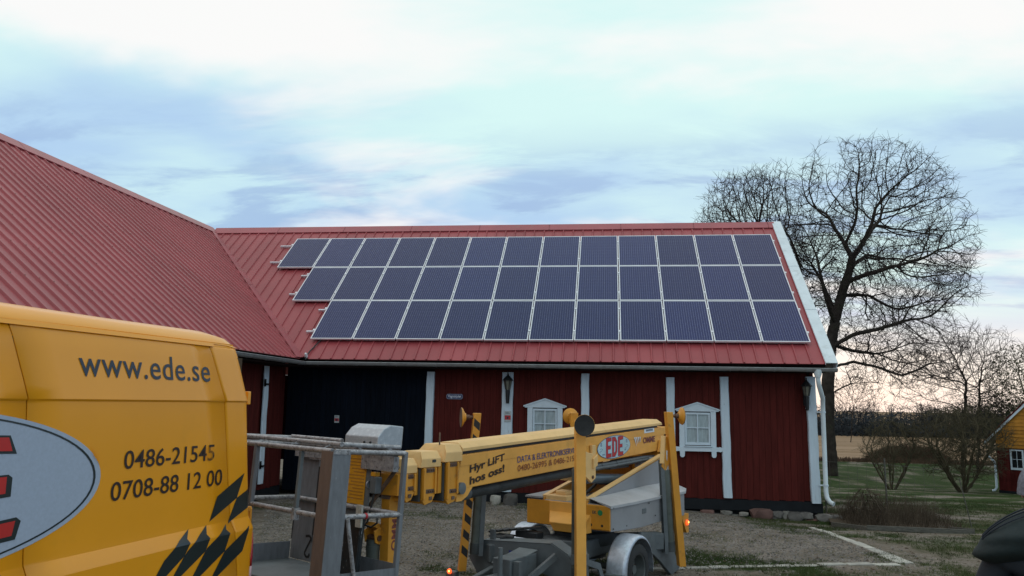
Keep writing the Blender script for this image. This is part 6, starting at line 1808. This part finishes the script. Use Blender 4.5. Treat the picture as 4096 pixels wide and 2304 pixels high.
# crowns that show over the barn ridge
for i, (x, y, lb) in enumerate(((10.5, 81.0, 'faint bare crown just above the barn ridge, left of the leaning tree'), (7.9, 88.6, 'lowest bare twigs showing over the barn ridge, furthest left'))):
    small_tree('bare_tree', lb, 'tree', (x, y, gz(x, y)), 22, [((0, 0, 19.4 + i * .6), (4.2 - i * .6, 3, 3.8), 900)], 0, 41 + i, 1, .3, group='bare crowns over the barn ridge', step=.5, twl=1.1, twr=.014, low=.5, kill=.7)
# shrubs on the lawn
small_tree('large_shrub', 'broad many-stemmed bare shrub on the lawn left of the red shed', 'shrub', (14.2, 35.2, gz(14.2, 35.2)), 3.4, [((0, 0, 2.15), (2.0, 1.6, 1.35), 2600), ((0, 0, 1.2), (1.6, 1.3, .8), 700)], 0, 51, 9, .075, bark=TWIGB, twig=TWIGB, group='bare shrubs on the lawn', step=.16, twl=.38, twr=.0055, low=.30, kill=.2, tw_n=3)
small_tree('large_shrub', 'smaller bare shrub on the lawn, left of the broad one', 'shrub', (11.6, 35.6, gz(11.6, 35.6)), 2.9, [((0, 0, 1.75), (1.2, 1.0, 1.2), 1300)], 0, 53, 6, .055, bark=TWIGB, twig=TWIGB, group='bare shrubs on the lawn', step=.16, twl=.36, twr=.0055, low=.30, kill=.2, tw_n=3)

# far wood: one mass of trunks and twigs
rw = random.Random(3)
mb = MB()
for k in range(620):
    x = rw.uniform(-30, 210); y = rw.uniform(222, 262) if rw.random() < .8 else rw.uniform(214, 224)
    z0 = gz(x, y); h = rw.uniform(6.6, 8.4) * (1.0 if y > 224 else .5); 
    mb.tube([(x, y, z0), (x + rw.uniform(-.4, .4), y, z0 + h * .6), (x + rw.uniform(-.8, .8), y, z0 + h)], [rw.uniform(.12, .3), .12, .03], 4, cap=False)
    for j in range(26):
        a = rw.uniform(0, 2 * pi); zz = z0 + h * rw.uniform(.08, .98); L_ = rw.uniform(1.0, 2.8); e = rw.uniform(.1, 1.0)
        p = Vector((x, y, zz)); v = Vector((cos(a), sin(a) * .6, e)).normalized(); w_ = rw.uniform(.03, .09)
        q0 = p + v * L_; s_ = Vector((-sin(a), cos(a), rw.uniform(-.5, .5))) * w_
        mb.add([p - s_, p + s_, q0], [(0, 1, 2)])
        mb.add([p + v * L_ * .4, q0 + Vector((rw.uniform(-.8, .8), rw.uniform(-.5, .5), rw.uniform(-.3, .8))), p + v * L_ * .55 + Vector((0, 0, .12))], [(0, 1, 2)])
wood = tag(mb.build('woods', WOODS), 'dark bare wood along the far side of the field', 'wood', kind='stuff')
mb = MB()      # undergrowth at the wood's edge
for k in range(26000):
    x = rw.uniform(-30, 200); y = rw.uniform(219, 250); z = gz(x, y) + rw.uniform(0, 6.6 if y > 226 else 3.0) * rw.random() ** .6; s_ = rw.uniform(.4, 1.3)
    u = Vector((rw.uniform(-1, 1), rw.uniform(-.6, .6), rw.uniform(-.4, 1))).normalized() * s_; v = u.orthogonal().normalized() * s_ * .5
    p = Vector((x, y, z)); mb.add([p - u, p + v, p + u], [(0, 1, 2)])
tag(mb.build('undergrowth', WOODS), 'dark undergrowth along the foot of the far wood', 'undergrowth', kind='stuff')


def thicket(name, label, cat, x0, x1, y0, y1, h, n, mat, seed, lean=.25, w=.012):
    r = random.Random(seed); mb = MB()
    for k in range(n):
        x = r.uniform(x0, x1); y = r.uniform(y0, y1); e = sin(pi * min(1, max(0, (x - x0) / (x1 - x0)))) ** .45
        z = gz(x, y); L_ = h * r.uniform(.45, 1.0) * e; p = Vector((x, y, z)); v = Vector((r.uniform(-lean, lean), r.uniform(-lean, lean), 1)).normalized()
        s_ = Vector((w, 0, 0)); m = p + v * L_ * .5 + Vector((r.uniform(-.08, .08) * h, 0, 0)); t_ = p + v * L_ + Vector((r.uniform(-.1, .1) * h, 0, 0))
        mb.add([p - s_, p + s_, m + s_ * .7, m - s_ * .7, t_], [(0, 1, 2, 3), (3, 2, 4)])
        for j in range(3):
            q0 = p + v * L_ * r.uniform(.3, .9); q1 = q0 + Vector((r.uniform(-1, 1), r.uniform(-.6, .6), r.uniform(.1, 1))).normalized() * L_ * r.uniform(.12, .3)
            mb.add([q0 - s_ * .5, q0 + s_ * .5, q1], [(0, 1, 2)])
    return tag(mb.build(name, mat), label, cat, kind='stuff')


thicket('thicket', 'red-brown brushwood along the edge between lawn and field', 'thicket', 23.4, 30.6, 77, 79, 1.8, 2800, REDHEDGE, 61, .3, .03)
thicket('reeds', 'low brown grass fringe along the edge of the field', 'rough grass', 6, 60, 74.5, 76.5, .55, 5000, REDHEDGE, 62, .4, .03)

# flower bed beside the barn
bed = thing('garden_bed', 'dead flower bed edged with grey planks right of the barn', 'garden bed', (0, 0, 0))
gzb = lambda x, y: hgt(x, y)
for a, b in (((4.30, 16.75), (4.72, 15.95)), ((4.72, 15.95), (6.72, 16.25)), ((6.72, 16.25), (6.25, 16.95))):
    MB().beam((a[0], a[1], gzb(*a) + .05), (b[0], b[1], gzb(*b) + .03), .03, .09).build('plank', OLDWOOD, bed, bevel=.004)
MB().prism([(4.3, 16.75, gzb(5, 16.5) + .03), (4.72, 15.97, gzb(5, 16.5) + .03), (6.70, 16.27, gzb(5, 16.5) + .03), (6.6, 18.2, gzb(5, 16.5) + .03), (4.6, 18.4, gzb(5, 16.5) + .03)], (0, 0, .02)).build('soil', DEADP, bed)
thicket('dead_perennials', 'brown dead perennials standing in the plank-edged bed', 'plants', 4.55, 6.75, 16.4, 18.3, .78, 1300, DEADP, 63, .3, .004)
small_tree('dark_shrub', 'dense dark low shrub by the barn corner in the flower bed', 'shrub', (5.02, 17.0, gzb(5, 17)), .8, [((0, 0, .42), (.34, .30, .36), 220)], 0, 71, 5, .02, bark=DEADP, twig=DEADP, step=.06, twl=.14, twr=.003, low=.2, kill=.08, tw_n=2)
for i, (x, y, h_, lx, lb) in enumerate(((4.75, 18.9, 1.25, .02, 'thin dark fence stake nearest the barn corner'), (5.95, 18.6, 1.25, -.02, 'thin dark fence stake right of the first, behind the bed'), (7.15, 17.4, .95, -.18, 'thin pale stake leaning left at the right of the bed'))):
    tag(MB().tube([(x, y, gzb(x, y)), (x + lx, y, gzb(x, y) + h_)], .018 if i < 2 else .010, 6).build('stake', OLDWOOD), lb, 'stake', 'stakes round the flower bed')
mb = MB()
zf = gzb(5, 18.8)
for z_ in (.35, .8, 1.15): mb.tube([(4.4, 19.0, zf + z_), (4.76, 18.9, zf + z_ - .02), (5.94, 18.6, zf + z_ - .03), (7.0, 18.3, zf + z_ - .1)], .004, 4)
for k in range(14): mb.tube([(4.5 + k * .18, 19.0 - k * .05, zf + .1), (4.5 + k * .18, 19.0 - k * .05, zf + 1.12)], .003, 3)
tag(mb.build('wire_fence', OLDWOOD), 'sagging wire netting strung between the stakes behind the bed', 'wire fence', kind='stuff')

# ------------------------------------------------------------------ small red shed with a yellow gable
SH = Vector((16.05, 36.2, gz(16.1, 36.2)))
shed = thing('shed', 'small red shed with yellow boarded gable beyond the lawn', 'shed', SH, radians(-44))
# local: x along the gable wall, y inwards, z up
ew, eh = 4.6, 1.87; rs_ = 1.0; ez_ = 2.12
MB().b2((0, .03, 0), (ew, 4.8, eh)).build('walls', SHEDRED, shed)
for k in range(30):
    MB().b2((k * ew / 30 + .004, .03, .12), ((k + 1) * ew / 30 - .004, 0, eh + .02)).build('board', SHEDRED, shed)
MB().b2((-.02, .01, -.3), (ew + .02, 4.8, .115)).build('plinth', TAR, shed)
hh_ = (ew / 2 + .45) * rs_; n_b = 19
for k in range(n_b):
    z0_ = eh - .02 + k * .15; z1_ = z0_ + .146
    def xr(z): return max(0.0, (z - (ez_ - .12)) / rs_ - .45)
    a0_, a1_ = xr(z0_) - .0, xr(z1_)
    if ew / 2 - a1_ < .05: break
    MB().hexa([(a0_, -.035, z0_), (ew - a0_, -.035, z0_), (ew - a0_, .02, z0_), (a0_, .02, z0_), (a1_, -.015, z1_), (ew - a1_, -.015, z1_), (ew - a1_, .02, z1_), (a1_, .02, z1_)]).build('gable_board', SHEDYEL, shed)
for s in (-1, 1):
    f = (lambda x: x) if s < 0 else (lambda x: ew - x)
    o = MB().hexa([(f(-.42), -.12, ez_ - .16), (f(ew / 2), -.12, ez_ - .16 + (ew / 2 + .42) * rs_), (f(ew / 2), -.09, ez_ - .16 + (ew / 2 + .42) * rs_), (f(-.42), -.09, ez_ - .16),
               (f(-.42), -.12, ez_ - .04), (f(ew / 2), -.12, ez_ - .04 + (ew / 2 + .42) * rs_), (f(ew / 2), -.09, ez_ - .04 + (ew / 2 + .42) * rs_), (f(-.42), -.09, ez_ - .04)]).build('bargeboard', WTRIM, shed); fix(o.data)
    o = MB().hexa([(f(-.45), -.14, ez_ - .06), (f(ew / 2), -.14, ez_ - .06 + (ew / 2 + .45) * rs_), (f(ew / 2), 4.95, ez_ - .06 + (ew / 2 + .45) * rs_), (f(-.45), 4.95, ez_ - .06),
               (f(-.45), -.14, ez_), (f(ew / 2), -.14, ez_ + (ew / 2 + .45) * rs_), (f(ew / 2), 4.95, ez_ + (ew / 2 + .45) * rs_), (f(-.45), 4.95, ez_)]).build('roof', SHEDRED, shed); fix(o.data)
for x0 in (1.80,): MB().b2((x0 - .005, -.03, .0), (x0 + .12, .02, eh)).build('corner_board', WTRIM, shed)
wf = MB()
wf.b2((.50, -.035, .98), (.56, -.002, 1.80)).b2((.94, -.035, .98), (1.00, -.002, 1.80)).b2((.561, -.035, .98), (.939, -.002, 1.07)).b2((.561, -.035, 1.75), (.939, -.002, 1.80))
w_ = wf.build('window', WTRIM, shed)
MB().b2((.56, -.012, 1.07), (.94, -.008, 1.75)).build('pane', GLASSD, w_); MB().b2((.742, -.025, 1.071), (.758, -.013, 1.749)).b2((.561, -.025, 1.40), (.741, -.013, 1.415)).b2((.759, -.025, 1.40), (.939, -.013, 1.415)).build('glazing_bar', WTRIM, w_)
MB().tube([(-.38, .0, eh - .3), (-.30, -.02, eh - .42), (-.10, -.05, eh - .60), (-.07, -.06, eh - .75), (-.07, -.06, .22), (-.13, -.10, .10), (-.22, -.14, .08)], .045, 10).build('downpipe', WTRIM, shed, smooth=True)

# ------------------------------------------------------------------ person at the right edge
def skinned(name, verts, edges, radii, mat, parent, sub=2, root=0):
    me = bpy.data.meshes.new(name); me.from_pydata(verts, edges, []); me.update(); me.materials.append(mat)
    o = bpy.data.objects.new(name, me); COL.objects.link(o); o.parent = parent
    o.modifiers.new('skin', 'SKIN'); 
    if not me.skin_vertices: 
        bm = bmesh.new(); bm.from_mesh(me); bm.verts.layers.skin.verify(); bm.to_mesh(me); bm.free()
    for i, r in enumerate(radii):
        sv = me.skin_vertices[0].data[i]; sv.radius = (r, r) if not isinstance(r, tuple) else r
        sv.use_root = (i == root)
    s = o.modifiers.new('sub', 'SUBSURF'); s.levels = sub; s.render_levels = sub
    o.modifiers['skin'].use_smooth_shade = True
    return o


ps = thing('person', 'person in a grey knit hat and dark green padded jacket at the right edge', 'person', (2.285, 4.64, 0), radians(-27))
ps.scale = (1.0, 1.0, 1.0)
# local frame: y forwards (away from the camera), z up
V_ = [(0, 0, .98), (0, -.01, 1.15), (0, -.01, 1.33), (0, -.02, 1.47), (0, .0, 1.56), (0, .02, 1.66), (0, .03, 1.76),
      (.11, 0, .90), (.12, .02, .50), (.13, -.02, .09), (.13, .12, .05), (-.11, 0, .90), (-.12, .02, .50), (-.13, -.02, .09), (-.13, .12, .05),
      (.19, -.01, 1.46), (.25, -.03, 1.18), (.24, .06, .93), (.235, .10, .86), (-.19, -.01, 1.46), (-.25, -.03, 1.18), (-.24, .06, .93), (-.235, .10, .86)]
E_ = [(0, 1), (1, 2), (2, 3), (3, 4), (4, 5), (5, 6), (0, 7), (7, 8), (8, 9), (9, 10), (0, 11), (11, 12), (12, 13), (13, 14), (3, 15), (15, 16), (16, 17), (17, 18), (3, 19), (19, 20), (20, 21), (21, 22)]
R_ = [.15, .145, .17, .13, .062, .085, .10, .095, .065, .05, .045, .095, .065, .05, .045, .075, .052, .035, .03, .075, .052, .035, .03]
skinned('body', V_, E_, R_, SKIN, ps)
# trousers and jacket follow the same joints a little larger
skinned('trousers', [(0, 0, .95), (.11, 0, .88), (.12, .02, .50), (.13, -.02, .11), (-.11, 0, .88), (-.12, .02, .50), (-.13, -.02, .11)], [(0, 1), (1, 2), (2, 3), (0, 4), (4, 5), (5, 6)], [.165, .112, .082, .068, .112, .082, .068], JEANS, ps)
skinned('jacket', [(0, 0, .90), (0, -.01, 1.15), (0, -.01, 1.33), (0, -.02, 1.45), (0, -.01, 1.52), (.22, -.02, 1.34), (.30, -.03, 1.12), (.27, .06, .96), (-.22, -.02, 1.34), (-.32, -.03, 1.14), (-.27, .06, .96)], [(0, 1), (1, 2), (2, 3), (3, 4), (3, 5), (5, 6), (6, 7), (3, 8), (8, 9), (9, 10)], [.185, .18, .20, .165, .09, .10, .075, .058, .10, .075, .058], HOODB, ps)
for s in (-1, 1):
    sk_ = [(.235 * s, .10, .87), (.235 * s, .115, .82)]; 
    for k in range(4): skinned('finger', [(.235 * s + (k - 1.5) * .018, .11, .81), (.235 * s + (k - 1.5) * .020, .125, .775 - (.006 if k in (1, 2) else 0)), (.235 * s + (k - 1.5) * .020, .118, .74 - (.008 if k in (1, 2) else 0))], [(0, 1), (1, 2)], [.010, .009, .008], SKIN, ps, 1)
    skinned('palm', [(.235 * s, .10, .88), (.235 * s, .112, .84), (.235 * s, .112, .80)], [(0, 1), (1, 2)], [(.022, .03), (.018, .038), (.015, .036)], SKIN, ps, 1)
    skinned('thumb', [(.235 * s, .13, .85), (.235 * s - .01 * s, .155, .82), (.235 * s - .012 * s, .16, .79)], [(0, 1), (1, 2)], [.012, .010, .009], SKIN, ps, 1)
    skinned('shoe', [(.13 * s, -.05, .05), (.13 * s, .05, .05), (.13 * s, .17, .04)], [(0, 1), (1, 2)], [.05, .052, .045], BLACKP, ps, 1)
# face, mostly turned away: nose, brow, ears, mouth
fm = MB().lathe([(0, -.012), (.012, -.01), (.014, .0), (.006, .022), (0, .026)], (0, .125, 1.70), (0, 1, -.25), 10); fm.build('nose', SKIN, ps, smooth=True)
for s in (-1, 1):
    MB().lathe([(0, -.006), (.014, -.004), (.014, .004), (0, .006)], (.034 * s, .120, 1.735), (0, 1, 0), 12).build('eye', INKW, ps, smooth=True)
    MB().lathe([(0, -.01), (.026, -.008), (.030, .004), (.018, .008), (0, .002)], (.103 * s, .02, 1.715), (s, -.2, 0), 12).build('ear', SKIN, ps, smooth=True)
MB().b2((-.025, .118, 1.655), (.025, .126, 1.663)).build('mouth', REDDECAL, ps, bevel=.003)
hat = MB(); vs_ = []; n1, n2 = 28, 14
for j in range(n2 + 1):
    f = j / n2; a = f * pi * .56
    rr = .124 * sin(min(a, pi * .5)) * (1.0 if f < .9 else 1.03); zz = 1.735 + .155 * cos(a)
    for k in range(n1):
        b = 2 * pi * k / n1; rib = 1 + .014 * cos(k * pi)
        vs_.append((cos(b) * rr * rib, .02 + sin(b) * rr * 1.08 * rib, zz))
hat.add(vs_, [(j * n1 + k, j * n1 + (k + 1) % n1, (j + 1) * n1 + (k + 1) % n1, (j + 1) * n1 + k) for j in range(n2) for k in range(n1)])
o = hat.build('knit_hat', KNITG, ps, smooth=True, angle=80); fix(o.data)
# padded hood lying folded behind the neck and over the left shoulder
hd = MB(); vs_ = []; n1, n2 = 40, 22
for j in range(n2 + 1):
    f = j / n2; th = pi * f
    for k in range(n1):
        b = 2 * pi * k / n1
        p = Vector((sin(th) * cos(b), sin(th) * sin(b), cos(th)))
        fold = 1 + .045 * sin(7 * p.x + 9 * p.z + 2) * (1 - abs(p.z)) + .03 * mnoise.noise(p * 2.2)
        x = p.x * .285 * fold; y = p.y * .17 * fold; z = p.z * .125 * fold * (1 + .25 * (p.x < 0) * p.x * -.0)
        z += .36 * x - .03 * (x / .27) ** 2
        vs_.append((x - .055, y - .10, z + 1.525))
hd.add(vs_, [(j * n1 + k, j * n1 + (k + 1) % n1, (j + 1) * n1 + (k + 1) % n1, (j + 1) * n1 + k) for j in range(n2) for k in range(n1)])
o = hd.build('hood', HOODG, ps, smooth=True, angle=80); fix(o.data)
for q_ in range(3):      # stitched seams running over the hood
    pts = []
    for k in range(13):
        t = -1 + 2 * k / 12; x = t * .24; zt = .098 * sqrt(max(0, 1 - (x / .27) ** 2)) ; y = -.10 - .17 * (.25 + .22 * q_) * sqrt(max(0, 1 - (x / .27) ** 2))
        fz = sqrt(max(0.02, 1 - (x / .27) ** 2 - ((y + .10) / .17) ** 2)) * .098
        pts.append((x - .055, y, 1.537 + fz * 1.25 + .36 * x - .03 * (x / .27) ** 2 + .006))
    MB().tube(pts, .0045, 6).build('seam', HOODB, ps, smooth=True)
pt = MB(); vs_ = []
for j in range(7):
    for k in range(9): vs_.append((-.02 + k * .02, -.232 - .01 * sin(k) - .006 * j % 2 - .004 * mnoise.noise(Vector((k, j, 0))), 1.43 - j * .028 + .006 * sin(k * 1.3)))
pt.add(vs_, [(j * 9 + k, j * 9 + k + 1, j * 9 + 10 + k, j * 9 + 9 + k) for j in range(6) for k in range(8)])
o = pt.build('pale_scarf', PALECLOTH, ps, smooth=True); so = o.modifiers.new('thickness', 'SOLIDIFY'); so.thickness = .02

# ------------------------------------------------------------------ ground litter
rg = random.Random(17)


def scatter(name, label, cat, n, area, prob, make, mat):
    mb = MB(); c = 0; tries = 0
    while c < n and tries < n * 12:
        tries += 1
        x, y = area(rg)
        if rg.random() > prob(x, y): continue
        make(mb, x, y, hgt(x, y)); c += 1
    return tag(mb.build(name, mat), label, cat, kind='stuff')


def yard_area(r):
    y = 8.0 + (17.3 - 8.0) * r.random() ** 1.2
    return r.uniform(-3.6 - (y - 8) * .42, 4.6), y


def turf_area(r):
    y = 8.5 + 18 * r.random() ** 1.6
    return r.uniform(-3 - (y - 8) * .3, 4.4 + (y - 8) * .75), y


def clear(x, y): return not (x < WWX + .1 or (y > WX - .1 and x < 4.5))


def peb(mb, x, y, z):
    r = rg.uniform(.006, .019); a = rg.uniform(0, 3)
    e = [(cos(a + k * pi / 2) * r * rg.uniform(.8, 1.3), sin(a + k * pi / 2) * r * rg.uniform(.8, 1.2)) for k in range(4)]
    mb.add([(x + u, y + v, z + .002) for u, v in e] + [(x, y, z + r * .9)], [(0, 1, 4), (1, 2, 4), (2, 3, 4), (3, 0, 4)])


def blade(mb, x, y, z):
    for _ in range(3):
        x2 = x + rg.uniform(-.03, .03); y2 = y + rg.uniform(-.03, .03); h = rg.uniform(.018, .05); a = rg.uniform(0, pi); w = rg.uniform(.002, .0045)
        mb.add([(x2 - cos(a) * w, y2 - sin(a) * w, z), (x2 + cos(a) * w, y2 + sin(a) * w, z), (x2 + rg.uniform(-.03, .03), y2 + rg.uniform(-.03, .03), z + h)], [(0, 1, 2)])


def leaf(mb, x, y, z):
    a = rg.uniform(0, 6.3); s = rg.uniform(.012, .035); t = rg.uniform(.3, .7)
    mb.add([(x + cos(a) * s, y + sin(a) * s, z + .006), (x - sin(a) * s * t, y + cos(a) * s * t, z + .018), (x - cos(a) * s, y - sin(a) * s, z + .006), (x + sin(a) * s * t, y - cos(a) * s * t, z + .010)], [(0, 1, 2, 3)])


scatter('gravel', 'loose pale gravel over the yard', 'gravel', 26000, yard_area, lambda x, y: (1 if clear(x, y) else 0) * (.95 if in_yard(x, y) > 0 else .12) * (.25 + .75 * (1 - grass_amount(x, y))), peb, PEBBLE)
scatter('gravel', 'darker stones among the yard gravel', 'gravel', 9000, yard_area, lambda x, y: (1 if clear(x, y) else 0) * (.95 if in_yard(x, y) > 0 else .1), peb, PEBBLED)
scatter('grass', 'short grass growing on the lawn and through the gravel', 'grass', 42000, turf_area, lambda x, y: (1 if clear(x, y) else 0) * sstep(.30, .75, grass_amount(x, y) + rg.uniform(-.1, .1)), blade, BLADE)
scatter('leaf_litter', 'brown leaves scattered on yard and lawn', 'leaves', 2600, turf_area, lambda x, y: 1 if clear(x, y) else 0, leaf, LEAFM)
